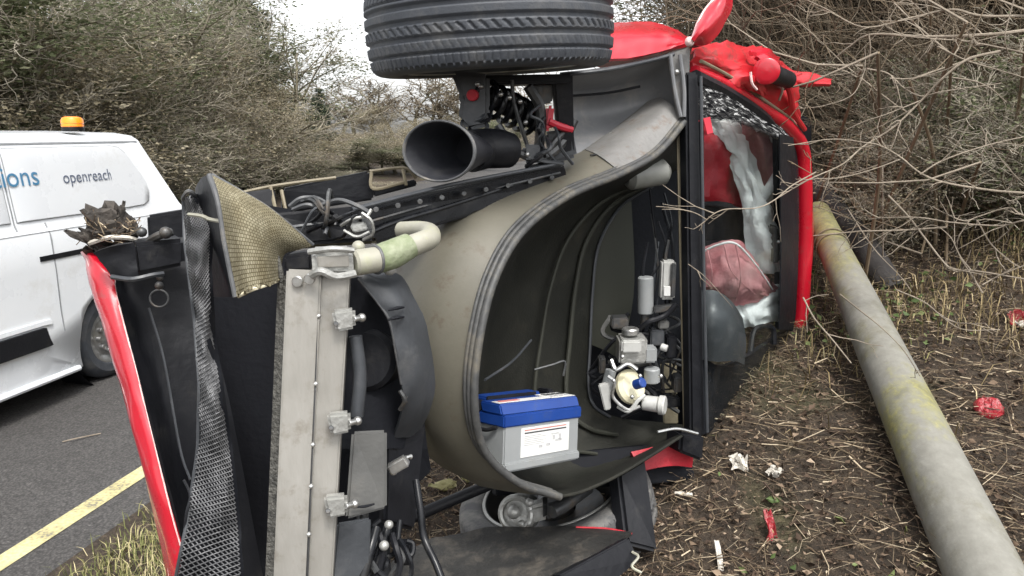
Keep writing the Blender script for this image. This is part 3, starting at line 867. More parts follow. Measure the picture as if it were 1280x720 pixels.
b.box(P(666, 192, 2.24), Vector((0.03, 0.01, 0)), Vector((0, 0.03, 0)), Vector((0, 0, 0.026)), 0.01)
b.prism([P(680, 165, 2.3), P(716, 160, 2.3), P(722, 196, 2.3), P(690, 206, 2.3)], (0, 0.1, 0), 0.01)
part(b, "suspension_bracket", MT['slate_plastic'])
b = MB()
for x_, y_, Y_ in ((601, 108, 2.19), (626, 118, 2.19), (637, 122, 2.2), (650, 127, 2.22), (657, 153, 2.24), (597, 105, 2.19), (659, 193, 2.2)):
    b.ball(P(x_, y_, Y_), 0.0075, 6)
tag(part(b, "bolts", MT['steel']), kind='stuff')
b = MB().slab([(664, 100, 2.3), (694, 98, 2.3), (690, 128, 2.3), (668, 132, 2.3)], 0.03)
part(b, "damper_mount", MT['dark_steel'])

# ---- intake duct
dax = (P(634, 186, 2.22) - P(546, 189, 1.98)).normalized()
dc = P(548, 189, 1.99)
dax = Vector((0.5, 0.84, -0.02)).normalized()
b = MB().lathe(dc, dax, [(0.112, -0.004), (0.115, 0.0), (0.113, 0.008), (0.1, 0.04), (0.086, 0.085), (0.07, 0.13), (0.06, 0.17), (0.054, 0.17), (0.062, 0.13), (0.078, 0.085), (0.094, 0.04), (0.106, 0.006), (0.112, -0.004)], 56)
def squash(b, k=0.68):
    b.v = [(v_[0], v_[1], dc.z + (v_[2] - dc.z) * k + (v_[0] - dc.x) * 0.0) for v_ in b.v]
    return b
squash(b)
part(b, "intake_duct", MT['duct'])
part(squash(MB().ring(dc, dax, 0.1125, 0.0048, 56, 8)), "intake_lip", MT['seal'])
part(squash(MB().cyl(dc + dax * 0.16, dc + dax * 0.168, 0.058, 30)), "intake_screen", MT['black_matt'])
hp = [dc + dax * 0.15, P(606, 186, 2.16), P(622, 186, 2.17), P(636, 188, 2.2)]
part(MB().tube(hp, [0.058, 0.056, 0.055, 0.05], 24, 20), "intake_hose", MT['black'])

# ---- luggage tub
Rm = PL([(856, 151, 2.62), (822, 191, 2.5), (776, 217, 2.38), (712, 244, 2.2), (655, 287, 2.05), (620, 345, 1.94), (600, 420, 1.87), (593, 500, 1.84), (606, 562, 1.86), (648, 602, 1.9), (700, 620, 1.96)])
Ou = PL([(818, 121, 2.78), (786, 148, 2.7), (730, 188, 2.58), (650, 222, 2.4), (566, 250, 2.24), (518, 290, 2.16), (492, 360, 2.1), (490, 440, 2.08), (500, 520, 2.06), (542, 574, 2.07), (600, 606, 2.1)])
Mi = [(a * 0.5 + c_ * 0.5) + Vector((-0.012, -0.035, 0.015)) for a, c_ in zip(Rm, Ou)]
part(MB().patch([Ou, Mi, [r_ + Vector((0.004, 0.006, 0)) for r_ in Rm]], 0.008, 60, 12), "luggage_tub", MT['tub'])
fl = lambda a_, t_: a_[0].lerp(a_[1], t_) + Vector((0, -0.008, 0.004))
UP = [(o_, r_) for o_, r_ in zip(Ou[:4], Rm[:4])]
part(MB().patch([[fl(u_, 0.02) for u_ in UP[:3]], [m_ + Vector((-0.002, -0.01, 0.004)) for m_ in Mi[:3]], [fl(u_, 0.93) for u_ in UP[:3]]], 0.004, 26, 12), "bolted_flange", MT['flange'])
Lip = PL([(755, 603, 2.08), (810, 572, 2.25), (852, 545, 2.42)])
RmL = Rm + Lip
for dx, rr in ((0.0, 0.011), (0.013, 0.008), (0.024, 0.006)):
    part(MB().tube([r_ + Vector((-dx, -0.006 + dx * 0.6, dx * 0.5)) for r_ in Rm], rr, 10, 90), "rim_seal", MT['rim_seal'])
part(MB().tube([r_ for r_ in RmL[9:]], 0.005, 8, 30), "tub_lip", MT['tub_in'])
D = PL([(866, 160, 2.9), (850, 205, 2.9), (815, 232, 2.9), (775, 258, 2.9), (748, 305, 2.84), (740, 365, 2.8), (737, 430, 2.76), (735, 480, 2.72), (742, 505, 2.7), (762, 519, 2.7), (790, 525, 2.74), (822, 528, 2.78), (842, 530, 2.8), (858, 532, 2.8)])
mid1 = PL([(858, 170, 2.78), (832, 200, 2.72), (792, 226, 2.66), (728, 252, 2.56), (676, 295, 2.46), (642, 352, 2.4), (622, 420, 2.36), (608, 500, 2.3), (616, 556, 2.3), (656, 593, 2.3), (706, 602, 2.36), (758, 587, 2.44), (803, 563, 2.54), (845, 543, 2.6)])
cen = sum(D, Vector()) / len(D)
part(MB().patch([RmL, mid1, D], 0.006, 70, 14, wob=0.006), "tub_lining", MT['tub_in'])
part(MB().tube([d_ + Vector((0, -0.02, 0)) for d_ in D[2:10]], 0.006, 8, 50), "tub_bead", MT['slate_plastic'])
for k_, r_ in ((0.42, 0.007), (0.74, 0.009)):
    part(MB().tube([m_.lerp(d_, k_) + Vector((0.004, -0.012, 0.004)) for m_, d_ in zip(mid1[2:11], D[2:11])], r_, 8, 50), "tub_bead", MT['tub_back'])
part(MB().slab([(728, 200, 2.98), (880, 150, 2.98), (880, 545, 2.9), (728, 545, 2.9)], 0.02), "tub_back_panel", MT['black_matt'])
part(MB().patch([PL([(744, 258, 2.9), (765, 245, 2.91), (788, 240, 2.93)]), PL([(738, 360, 2.88), (766, 360, 2.88), (792, 360, 2.9)]), PL([(738, 430, 2.86), (760, 440, 2.86), (775, 450, 2.88)])], 0.01, 8, 12), "trim_panel", MT['tub_back'])
part(MB().slab([(826, 455, 2.8), (846, 455, 2.8), (848, 530, 2.78), (830, 530, 2.78)], 0.02), "olive_bracket", MT['tan_strip'])
part(MB().tube(PL([(606, 475, 2.1), (640, 452, 2.3), (664, 425, 2.44)]), 0.004, 6), "loose_cable", MT['slate_plastic'])
part(MB().tube(PL([(668, 462, 2.42), (690, 456, 2.44), (706, 452, 2.46), (704, 470, 2.44)]), 0.004, 6), "loose_cable", MT['dark_steel'])
# milky bottle under the scuttle
b = MB().cyl(P(782, 222, 2.6), P(834, 214, 2.66), 0.045, 24, bev=0.4)
part(b, "washer_bottle", MT['milky'])
part(MB().tube(PL([(812, 236, 2.62), (816, 270, 2.66), (822, 310, 2.7)]), 0.004, 6), "loose_cable", MT['black'])

# ---- brake unit, reservoirs in the tub
bu = part(MB().box(P(789, 435, 2.58), Vector((0.05, 0.01, 0)), Vector((0, 0.05, 0)), Vector((0, 0, 0.045)), 0.008), "brake_unit", MT['alu_bright'])
MB().box(P(789, 433, 2.515), Vector((0.034, 0.0, 0)), Vector((0, 0.01, 0)), Vector((0, 0, 0.022)), 0.006).build("cover_plate", MT['white_plastic'], bu)
MB().cyl(P(788, 418, 2.57), P(788, 410, 2.57), 0.03, 18).build("collar", MT['steel'], bu)
MB().box(P(812, 442, 2.57), Vector((0.022, 0, 0)), Vector((0, 0.025, 0)), Vector((0, 0, 0.028)), 0.007).build("solenoid", MT['case'], bu)
MB().cyl(P(826, 433, 2.58), P(834, 436, 2.57), 0.013, 14).build("plug", MT['white_plastic'], bu)
MB().cyl(P(815, 478, 2.56), P(815, 460, 2.56), 0.028, 16).build("pump", MT['case'], bu)
MB().lathe(P(786, 484, 2.56), P(806, 478, 2.5) - P(786, 484, 2.56), [(0.0001, -0.012), (0.05, -0.01), (0.062, 0.0), (0.062, 0.014), (0.05, 0.028), (0.0001, 0.032)], 28).build("fluid_reservoir", MT['cream'], bu)
MB().cyl(P(794, 481, 2.5), P(804, 478, 2.475), 0.018, 16).build("blue_button", MT['blue'], bu)
MB().cyl(P(803, 503, 2.52), P(824, 506, 2.5), 0.026, 20, 0.028).build("filler_neck", MT['white_plastic'], bu)
MB().cyl(P(823, 506, 2.5), P(832, 507, 2.49), 0.034, 20).build("filler_cap", MT['white_plastic'], bu)
MB().cyl(P(756, 492, 2.55), P(764, 462, 2.56), 0.02, 16).build("master_cylinder", MT['case'], bu)
MB().slab([(748, 482, 2.5), (762, 478, 2.5), (764, 512, 2.5), (756, 514, 2.5)], 0.02).build("flange", MT['white_plastic'], bu)
MB().tube(PL([(764, 450, 2.52), (770, 462, 2.5), (784, 455, 2.5), (796, 462, 2.5)]), 0.008, 8).build("pipe", MT['steel'], bu)
MB().tube(PL([(760, 470, 2.5), (768, 478, 2.49), (766, 496, 2.49), (784, 512, 2.48), (800, 508, 2.48)]), 0.006, 8).build("pipe", MT['steel'], bu)
MB().tube(PL([(772, 508, 2.5), (786, 514, 2.48), (798, 500, 2.48), (806, 494, 2.49)]), 0.007, 8).build("pipe", MT['white_plastic'], bu)
for x_, y_ in ((767, 476), (778, 446), (800, 470), (826, 470), (790, 496)):
    MB().ball(P(x_, y_, 2.49), 0.008, 6).build("bolt", MT['steel'], bu)
part(MB().cyl(P(807, 346, 2.66), P(807, 392, 2.66), 0.028, 20), "dryer_canister", MT['case'])
part(MB().cyl(P(806, 392, 2.66), P(806, 406, 2.66), 0.016, 14), "dryer_fitting", MT['dark_steel'])
pn = part(MB().box(P(834, 349, 2.66), Vector((0.025, 0, 0)), Vector((0, 0.025, 0)), Vector((0, 0, 0.07)), 0.007), "relay_box", MT['white_plastic'])
MB().slab([(830, 358, 2.62), (838, 358, 2.62), (838, 370, 2.62), (830, 370, 2.62)], 0.006, 0.001).build("sticker", MT['white_paper'], pn)
MB().box(P(841, 350, 2.63), Vector((0.009, 0, 0)), Vector((0, 0.01, 0)), Vector((0, 0, 0.06)), 0.004).build("clip", MT['dark_steel'], pn)
part(MB().tube(PL([(800, 410, 2.62), (812, 402, 2.6), (830, 395, 2.62), (846, 380, 2.62)]), 0.01, 8), "loom", MT['black'])
part(MB().tube(PL([(836, 300, 2.66), (832, 320, 2.66), (834, 330, 2.66)]), 0.006, 8), "loom", MT['dark_steel'])
part(MB().slab([(818, 384, 2.62), (846, 380, 2.62), (846, 388, 2.62), (818, 392, 2.62)], 0.03), "shelf_bracket", MT['dark_steel'])

rq = random.Random(21)
for i in range(16):
    x0 = rq.uniform(745, 850); y0 = rq.uniform(390, 470)
    part(MB().tube(PL([(x0, y0, 2.74), (x0 + rq.uniform(-25, 25), y0 + rq.uniform(5, 25), 2.68), (x0 + rq.uniform(-40, 40), y0 + rq.uniform(20, 45), 2.66), (x0 + rq.uniform(-40, 40), min(522, y0 + rq.uniform(50, 80)), 2.72)]), rq.uniform(0.003, 0.009), 6), "loose_cable", MT[rq.choice(['black_gloss', 'black', 'slate_plastic', 'dark_steel', 'grey_plastic'])])
for x_, y_, w_, h_, m_ in ((774, 402, .03, .02, 'dark_steel'), (820, 420, .025, .03, 'slate_plastic'), (838, 432, .018, .04, 'black'), (846, 478, .016, .03, 'dark_steel'), (752, 455, .012, .03, 'dark_steel'), (838, 500, .03, .02, 'black_gloss'), (828, 404, .02, .015, 'grey_plastic')):
    part(MB().box(P(x_, y_, 2.66), Vector((w_, 0.004, 0)), Vector((0, 0.03, 0)), Vector((0, 0, h_)), 0.005), "bracket", MT[m_])
# ---- scuttle, arch liner, pillar
part(MB().slab([(846, 150, 2.64), (857, 150, 2.64), (866, 537, 2.58), (855, 537, 2.58)], 0.02), "scuttle_seal", MT['tan_strip'])
part(MB().slab([(858, 90, 2.6), (874, 90, 2.62), (882, 545, 2.56), (864, 545, 2.54)], 0.05, 0.008), "scuttle_panel", MT['black'])
part(MB().tube(PL([(876, 95, 2.6), (879, 300, 2.57), (884, 540, 2.54)]), 0.006, 8), "glass_bead", MT['slate_plastic'])
part(MB().slab([(834, 66, 2.62), (863, 58, 2.62), (860, 150, 2.61), (847, 148, 2.61)], 0.02, 0.004), "pillar_flange", MT['flange'])
for x0, x1 in ((838, 849), (850, 853)):
    part(MB().tube(PL([(x0, 68, 2.6), (x0 + 5, 110, 2.6), (x1 + 2, 146, 2.6)]), 0.007, 8), "pillar_bead", MT['liner'])
part(MB().patch([PL([(700, 92, 2.45), (760, 85, 2.5), (812, 74, 2.6), (842, 66, 2.64)]),
                 PL([(700, 118, 2.62), (760, 112, 2.7), (812, 98, 2.72), (844, 92, 2.66)]),
                 PL([(700, 150, 2.66), (758, 144, 2.74), (808, 126, 2.76), (846, 124, 2.68)]),
                 PL([(700, 200, 2.5), (752, 180, 2.62), (802, 142, 2.74), (848, 148, 2.66)])], 0.008, 26, 22), "arch_liner", MT['liner'])
part(MB().tube(PL([(700, 121, 2.58), (760, 116, 2.66), (800, 108, 2.68)]), 0.005, 6), "liner_bead", MT['black'])
part(MB().tube(PL([(702, 94, 2.43), (760, 87, 2.47), (812, 76, 2.57), (842, 68, 2.61)]), 0.007, 8), "liner_edge", MT['slate_plastic'])
part(MB().tube(PL([(738, 194, 2.44), (780, 190, 2.52), (820, 184, 2.56)]), 0.003, 6), "tub_joint", MT['black'])
b = MB()
for x_, y_, Y_ in ((781, 177, 2.56), (823, 174, 2.55), (764, 168, 2.62), (846, 90, 2.6)):
    b.ball(P(x_, y_, Y_), 0.0085, 6)
tag(part(b, "rivets", MT['steel']), kind='stuff')

# ---- red wing, door mirror, pillar, torn flap
part(MB().patch([PL([(740, 33, 2.85), (790, 29, 2.85), (830, 33, 2.8), (862, 50, 2.72)]),
                 PL([(740, 46, 2.55), (790, 44, 2.6), (832, 46, 2.63), (861, 52, 2.66)]),
                 PL([(742, 76, 2.46), (790, 73, 2.53), (830, 64, 2.6), (858, 56, 2.62)])], 0.012, 30, 18, wob=0.004), "front_wing", MT['red'])
part(MB().patch([PL([(864, 54, 2.6), (884, 54, 2.62), (900, 36, 2.66), (912, 12, 2.7), (914, -10, 2.72)]),
                 PL([(866, 50, 2.56), (878, 36, 2.56), (892, 20, 2.6), (902, 2, 2.64), (908, -14, 2.68)]),
                 PL([(864, 52, 2.6), (872, 30, 2.62), (882, 12, 2.66), (896, -4, 2.7), (904, -16, 2.72)])], 0.012, 26, 14, wob=0.004), "torn_flap", MT['red'])
part(MB().tube(PL([(865, 50, 2.59), (872, 29, 2.61), (882, 11, 2.65), (896, -5, 2.69)]), 0.004, 6), "torn_edge", MT['pale_edge'])
part(MB().ball(P(862, 52, 2.58), 0.016, 8), "hinge_knuckle", MT['pale_edge'])
part(MB().patch([PL([(866, 58, 2.8), (905, 56, 2.95), (940, 60, 3.15), (968, 72, 3.3), (992, 90, 3.4)]),
                 PL([(866, 72, 2.68), (905, 78, 2.82), (938, 84, 3.02), (968, 96, 3.2), (996, 120, 3.36)]),
                 PL([(868, 86, 2.68), (905, 100, 2.86), (940, 118, 3.08), (972, 138, 3.26), (1004, 160, 3.42)])], 0.012, 30, 18, wob=0.03, seed=4), "crumpled_scuttle", MT['red_dull'])
part(MB().patch([PL([(905, 95, 2.84), (930, 82, 2.92), (950, 92, 3.0)]), PL([(912, 100, 2.84), (935, 98, 2.9), (955, 108, 3.02)]), PL([(922, 106, 2.9), (940, 114, 2.98), (958, 120, 3.1)])], 0.008, 12, 10, wob=0.03, seed=9), "buckled_plate", MT['red_dull'])
mc_ = P(958, 89, 2.9)
mi = part(MB().lathe(mc_, Vector((-0.28, -1, -0.1)), [(0.0001, -0.05), (0.03, -0.048), (0.044, -0.03), (0.049, 0.0), (0.048, 0.008), (0.045, 0.011), (0.03, 0.014), (0.0001, 0.016)], 36), "door_mirror", MT['red'])
MB().tube(PL([(938, 90, 2.88), (940, 104, 2.88), (946, 112, 2.9)]), 0.005, 6).build("mirror_trim", MT['pale_edge'], mi)
MB().cyl(mc_, P(985, 100, 3.2), 0.035, 16).build("mirror_arm", MT['black'], mi)
part(MB().patch([PL([(938, 62, 3.0), (955, 62, 3.05), (975, 72, 3.2)]), PL([(944, 72, 2.96), (958, 76, 3.0), (974, 84, 3.15)])], 0.014, 10, 8, wob=0.02), "mirror_base", MT['red'])
part(MB().patch([PL([(984, 86, 3.36), (1010, 92, 3.42), (1040, 99, 3.45)]), PL([(984, 98, 3.34), (1010, 102, 3.4), (1038, 103, 3.44)]), PL([(988, 110, 3.38), (1005, 106, 3.42), (1034, 105, 3.45)])], 0.012, 10, 8, wob=0.02), "torn_flap", MT['red_dull'])
part(MB().tube(PL([(970, 84, 3.2), (986, 110, 3.2), (992, 140, 3.3), (1006, 162, 3.4)]), [0.012, 0.014, 0.012, 0.01], 8), "split_pillar", MT['red_dull'])
part(MB().tube(PL([(975, 100, 3.1), (978, 112, 3.15), (974, 125, 3.2)]), 0.005, 6), "loose_wire", MT['hose_white'])
# frame of the windscreen: red outside, dark inside
fr = [(869, 88, 2.66), (908, 108, 2.86), (952, 137, 3.14), (984, 160, 3.36), (1001, 186, 3.47), (1005, 230, 3.5), (1005, 300, 3.52), (1003, 360, 3.52), (999, 405, 3.52), (985, 432, 3.54)]
part(MB().tube(PL(fr), [0.02, 0.026, 0.03, 0.036, 0.038, 0.038, 0.038, 0.038, 0.034, 0.014], 12, 70, flat=0.9), "windscreen_pillar", MT['red'])
part(MB().tube([p_ + Vector((0.018, 0.0, 0.03)) for p_ in PL(fr[:5])], 0.007, 8), "rain_gutter", MT['tan_strip'])
fi = [(x_ - (0 if i_ < 3 else 13), y_ + (8 if i_ < 4 else 3), Y_ - 0.03) for i_, (x_, y_, Y_) in enumerate(fr)]
part(MB().tube(PL(fi), 0.024, 8, 60), "windscreen_seal", MT['black'])
# roof skin and flank behind it
H0, H1 = P(1006, 195, 3.52), P(1004, 410, 3.54)
aft = Vector((0.36, 0.93, 0)).normalized()
upv = Vector((0.93, -0.36, 0))
part(MB().patch([[H0, H0.lerp(H1, 0.5) + upv * 0.03, H1], [H0 + aft * 0.6 - upv * 0.02, H0.lerp(H1, 0.5) + aft * 0.6 + upv * 0.03, H1 + aft * 0.6 - upv * 0.02], [H0 + aft * 1.2 - upv * 0.1, H0.lerp(H1, 0.5) + aft * 1.2 - upv * 0.05, H1 + aft * 1.2 - upv * 0.1]], 0.02, 16, 16), "roof", MT['red'])
F0 = P(862, 52, 2.8)
part(MB().patch([[F0 - upv * 0.55, F0 - upv * 0.2, F0 + Vector((0.02, 0, 0.0))], [F0 - upv * 0.55 + aft * 0.9, F0 - upv * 0.2 + aft * 0.9 + Vector((0, 0, 0.04)), F0 + aft * 0.9 + upv * 0.08], [F0 - upv * 0.55 + aft * 1.8, F0 - upv * 0.2 + aft * 1.8, F0 + aft * 1.8 + upv * 0.1]], 0.02, 18, 16), "door", MT['red'])

# ---- cabin seen through the screen
cab = MB().slab([(862, 70, 4.7), (1015, 150, 4.7), (1010, 440, 4.6), (862, 570, 4.1)], 0.03)
part(cab, "cabin_bulkhead", MT['black_matt'])
part(MB().patch([PL([(866, 150, 3.5), (895, 155, 3.4), (925, 178, 3.5)]), PL([(866, 200, 3.45), (900, 205, 3.32), (936, 220, 3.45)]), PL([(866, 252, 3.45), (900, 250, 3.35), (936, 262, 3.45)])], 0.05, 14, 14, wob=0.05), "seat_back", MT['red_cloth'])
part(MB().patch([PL([(866, 255, 3.5), (900, 258, 3.45), (940, 262, 3.5)]), PL([(866, 300, 3.5), (900, 300, 3.45), (940, 300, 3.5)])], 0.03, 8, 6), "seat_shell", MT['black'])
part(MB().patch([PL([(882, 150, 3.36), (904, 185, 3.32), (924, 232, 3.3), (930, 290, 3.3), (936, 335, 3.32)]), PL([(902, 150, 3.34), (920, 182, 3.27), (940, 230, 3.25), (956, 290, 3.25), (974, 340, 3.3)]), PL([(918, 148, 3.4), (932, 182, 3.36), (950, 230, 3.34), (972, 280, 3.34), (986, 330, 3.4)])], 0.02, 40, 20, wob=0.03, seed=2), "curtain_airbag", MT['airbag'])
part(MB().patch([PL([(926, 140, 3.52), (950, 146, 3.5), (978, 172, 3.5)]), PL([(930, 185, 3.46), (955, 185, 3.42), (979, 200, 3.46)]), PL([(944, 225, 3.5), (962, 232, 3.46), (979, 226, 3.5)])], 0.02, 16, 16, wob=0.03, seed=5), "side_airbag", MT['airbag_pink'])
part(MB().patch([PL([(925, 134, 3.48), (950, 140, 3.46), (978, 164, 3.48)]), PL([(930, 152, 3.44), (955, 165, 3.4), (979, 186, 3.44)])], 0.02, 18, 10, wob=0.07, seed=6), "glass_shards", MT['airbag'])
part(MB().tube(PL([(958, 250, 3.42), (970, 236, 3.4), (980, 222, 3.42)]), 0.018, 8), "airbag_seam", MT['airbag'])
part(MB().patch([PL([(868, 312, 3.25), (900, 304, 3.15), (922, 302, 3.15), (945, 330, 3.2), (968, 360, 3.3)]), PL([(868, 345, 3.2), (898, 345, 3.08), (922, 345, 3.08), (946, 358, 3.15), (966, 368, 3.28)]), PL([(872, 372, 3.22), (900, 378, 3.14), (925, 380, 3.14), (948, 376, 3.2), (964, 372, 3.3)])], 0.02, 26, 18, wob=0.03, seed=7), "front_airbag", MT['airbag_pink'])
part(MB().patch([PL([(914, 378, 3.2), (940, 372, 3.22), (982, 350, 3.34)]), PL([(922, 396, 3.16), (945, 390, 3.18), (982, 380, 3.32)]), PL([(928, 410, 3.18), (950, 402, 3.22), (984, 402, 3.34)])], 0.02, 18, 12, wob=0.03, seed=8), "front_airbag", MT['airbag'])
part(MB().tube(PL([(872, 318, 3.14), (898, 306, 3.08), (920, 305, 3.07), (944, 330, 3.12), (966, 362, 3.24)]), [0.004, 0.005, 0.005, 0.004, 0.003], 8), "airbag_hem", MT['airbag'])
for pts in ([(884, 312, 3.08), (890, 340, 3.04), (888, 372, 3.1)], [(905, 306, 3.06), (915, 340, 3.04), (944, 368, 3.12)], [(920, 306, 3.06), (926, 345, 3.04), (920, 376, 3.1)]):
    part(MB().tube(PL(pts), [0.004, 0.002, 0.0015], 6), "airbag_fold", MT['airbag_pink'])
part(MB().tube(PL([(984, 196, 3.4), (968, 226, 3.34), (952, 250, 3.3), (944, 262, 3.3)]), [0.02, 0.024, 0.022, 0.016], 10), "airbag_tether", MT['airbag'])
part(MB().patch([PL([(991, 172, 3.3), (996, 230, 3.38), (997, 300, 3.41), (995, 360, 3.41), (990, 412, 3.4)]), PL([(974, 168, 3.12), (975, 230, 3.15), (976, 300, 3.17), (975, 360, 3.17), (973, 412, 3.2)])], 0.006, 24, 6), "screen_border", MT['black'])
part(MB().slab([(962, 280, 3.24), (974, 284, 3.24), (976, 328, 3.24), (966, 330, 3.24)], 0.03, 0.008), "belt_buckle", MT['grey_plastic'])
part(MB().ball(P(974, 302, 3.22), 0.009, 6), "buckle_button", MT['steel'])
part(MB().slab([(973, 172, 3.27), (992, 184, 3.36), (992, 412, 3.4), (976, 414, 3.32)], 0.03), "door_trim", MT['black'])
part(MB().patch([PL([(872, 366, 2.86), (892, 366, 2.84), (910, 378, 2.86), (924, 398, 2.9)]), PL([(872, 400, 2.78), (894, 398, 2.76), (914, 408, 2.8), (928, 428, 2.88)]), PL([(872, 446, 2.8), (894, 450, 2.78), (914, 450, 2.82), (926, 455, 2.9)])], 0.03, 18, 16), "instrument_hood", MT['slate_plastic'])
part(MB().tube(PL([(872, 366, 2.85), (894, 366, 2.83), (912, 379, 2.85), (925, 400, 2.89), (928, 428, 2.88)]), 0.006, 8), "hood_trim", MT['seal'])
part(MB().patch([PL([(868, 440, 2.8), (910, 455, 2.9), (985, 410, 3.45)]), PL([(868, 500, 2.75), (905, 490, 2.9), (975, 432, 3.45)]), PL([(872, 545, 2.7), (895, 530, 2.85), (960, 460, 3.4)])], 0.02, 16, 10), "dashboard", MT['black_matt'])
part(MB().tube(PL([(938, 440, 3.1), (944, 412, 3.15), (965, 410, 3.2), (968, 430, 3.2)]), 0.012, 8), "steering_rim", MT['black'])

def glass_material():
    m, n, l, b = nt("cracked_windscreen")
    tc = n.new("ShaderNodeTexCoord")
    out = n["Material Output"]
    uv = tc.outputs["UV"]
    tr = n.new("ShaderNodeBsdfTransparent"); tr.inputs[0].default_value = (0.92, 0.94, 0.94, 1)
    gl = n.new("ShaderNodeBsdfGlossy"); gl.inputs["Roughness"].default_value = 0.05
    fr_ = n.new("ShaderNodeLayerWeight"); fr_.inputs[0].default_value = 0.5
    pw = n.new("ShaderNodeMath"); pw.operation = 'POWER'; pw.inputs[1].default_value = 5; l.new(fr_.outputs["Facing"], pw.inputs[0])
    mx = n.new("ShaderNodeMixShader"); pw2 = n.new("ShaderNodeMath"); pw2.operation = 'MULTIPLY'; pw2.inputs[1].default_value = 0.45; l.new(pw.outputs[0], pw2.inputs[0]); l.new(pw2.outputs[0], mx.inputs[0]); l.new(tr.outputs[0], mx.inputs[1]); l.new(gl.outputs[0], mx.inputs[2])
    # shattered patch in the upper corner: crazed white splinters and black gaps
    mp = n.new("ShaderNodeMapping"); mp.inputs["Scale"].default_value = (14, 70, 1); l.new(uv, mp.inputs[0])
    nz = n.new("ShaderNodeTexNoise"); nz.inputs["Scale"].default_value = 1.0; nz.inputs["Detail"].default_value = 6; nz.inputs["Roughness"].default_value = 0.7; nz.inputs["Distortion"].default_value = 1.2
    l.new(mp.outputs[0], nz.inputs["Vector"])
    rc = ramp(n, [(0.42, (0.004, 0.004, 0.005)), (0.55, (0.05, 0.05, 0.05)), (0.64, (0.7, 0.7, 0.7))]); l.new(nz.outputs["Fac"], rc.inputs[0])
    df = n.new("ShaderNodeBsdfDiffuse"); l.new(rc.outputs[0], df.inputs[0])
    sx = n.new("ShaderNodeSeparateXYZ"); l.new(uv, sx.inputs[0])
    # mask: v*1.0 + u*0.2 < ~0.2
    a1 = n.new("ShaderNodeMath"); a1.operation = 'MULTIPLY_ADD'; a1.inputs[1].default_value = 0.1
    l.new(sx.outputs["X"], a1.inputs[0]); l.new(sx.outputs["Y"], a1.inputs[2])
    a2 = n.new("ShaderNodeMath"); a2.operation = 'MULTIPLY_ADD'; a2.inputs[1].default_value = 0.12; l.new(nz.outputs["Fac"], a2.inputs[0]); l.new(a1.outputs[0], a2.inputs[2])
    rm = ramp(n, [(0.215, (1, 1, 1)), (0.25, (0, 0, 0))]); l.new(a2.outputs[0], rm.inputs[0])
    m2 = n.new("ShaderNodeMixShader"); l.new(rm.outputs[0], m2.inputs[0]); l.new(mx.outputs[0], m2.inputs[1]); l.new(df.outputs[0], m2.inputs[2])
    # dusty film
    nd = n.new("ShaderNodeTexNoise"); nd.inputs["Scale"].default_value = 5; nd.inputs["Detail"].default_value = 8; l.new(uv, nd.inputs["Vector"])
    rd = ramp(n, [(0.45, (0, 0, 0)), (0.8, (0.02, 0.02, 0.02))]); l.new(nd.outputs["Fac"], rd.inputs[0])
    d2 = n.new("ShaderNodeBsdfDiffuse"); d2.inputs[0].default_value = (0.3, 0.29, 0.27, 1)
    m3 = n.new("ShaderNodeMixShader"); l.new(rd.outputs[0], m3.inputs[0]); l.new(m2.outputs[0], m3.inputs[1]); l.new(d2.outputs[0], m3.inputs[2])
    l.new(m3.outputs[0], out.inputs[0])
    return m
gw = MB().patch([PL([(874, 94, 2.64), (908, 112, 2.8), (952, 142, 3.08), (990, 170, 3.4)]),
                 PL([(876, 200, 2.63), (915, 205, 2.76), (958, 215, 3.06), (998, 228, 3.44)]),
                 PL([(879, 330, 2.6), (918, 330, 2.76), (960, 325, 3.08), (998, 320, 3.46)]),
                 PL([(883, 542, 2.56), (915, 510, 2.76), (955, 462, 3.1), (986, 428, 3.46)])], 0.004, 30, 30)
part(gw, "windscreen", glass_material(), uv=True)
part(MB().slab([(879, 148, 2.62), (888, 146, 2.63), (892, 166, 2.63), (884, 168, 2.62)], 0.004, 0.001), "red_sticker", MT['caliper'])

# ---- nose: bumper skin
Lb = [(105, 314, 1.78), (111, 330, 1.76), (118, 360, 1.74), (131, 405, 1.71), (150, 470, 1.67), (164, 520, 1.64), (183, 592, 1.6), (200, 655, 1.57), (212, 720, 1.54), (216, 760, 1.53)]
Rb = [(112, 312, 1.78), (141, 345, 1.74), (144, 362, 1.73), (155, 405, 1.69), (172, 470, 1.65), (184, 520, 1.62), (202, 592, 1.57), (218, 655, 1.53), (237, 720, 1.5), (246, 760, 1.49)]
back = [P(x_ + 8, y_, Y_ + 0.22) for x_, y_, Y_ in Lb]
part(MB().patch([back, [P(x_ - 1, y_, Y_ + 0.06) for x_, y_, Y_ in Lb], PL(Lb), [P((a[0] + c_[0]) / 2, (a[1] + c_[1]) / 2, (a[2] + c_[2]) / 2 - 0.012) for a, c_ in zip(Lb, Rb)], PL(Rb)], 0.007, 44, 16, wob=0.005), "bumper_skin", MT['red'])
part(MB().tube(PL(Lb), 0.0022, 6, 60), "torn_edge", MT['pale_edge'])
part(MB().tube([p_ + Vector((0.001, -0.002, 0)) for p_ in PL(Rb)], 0.0018, 6, 60), "torn_edge", MT['pale_edge'])
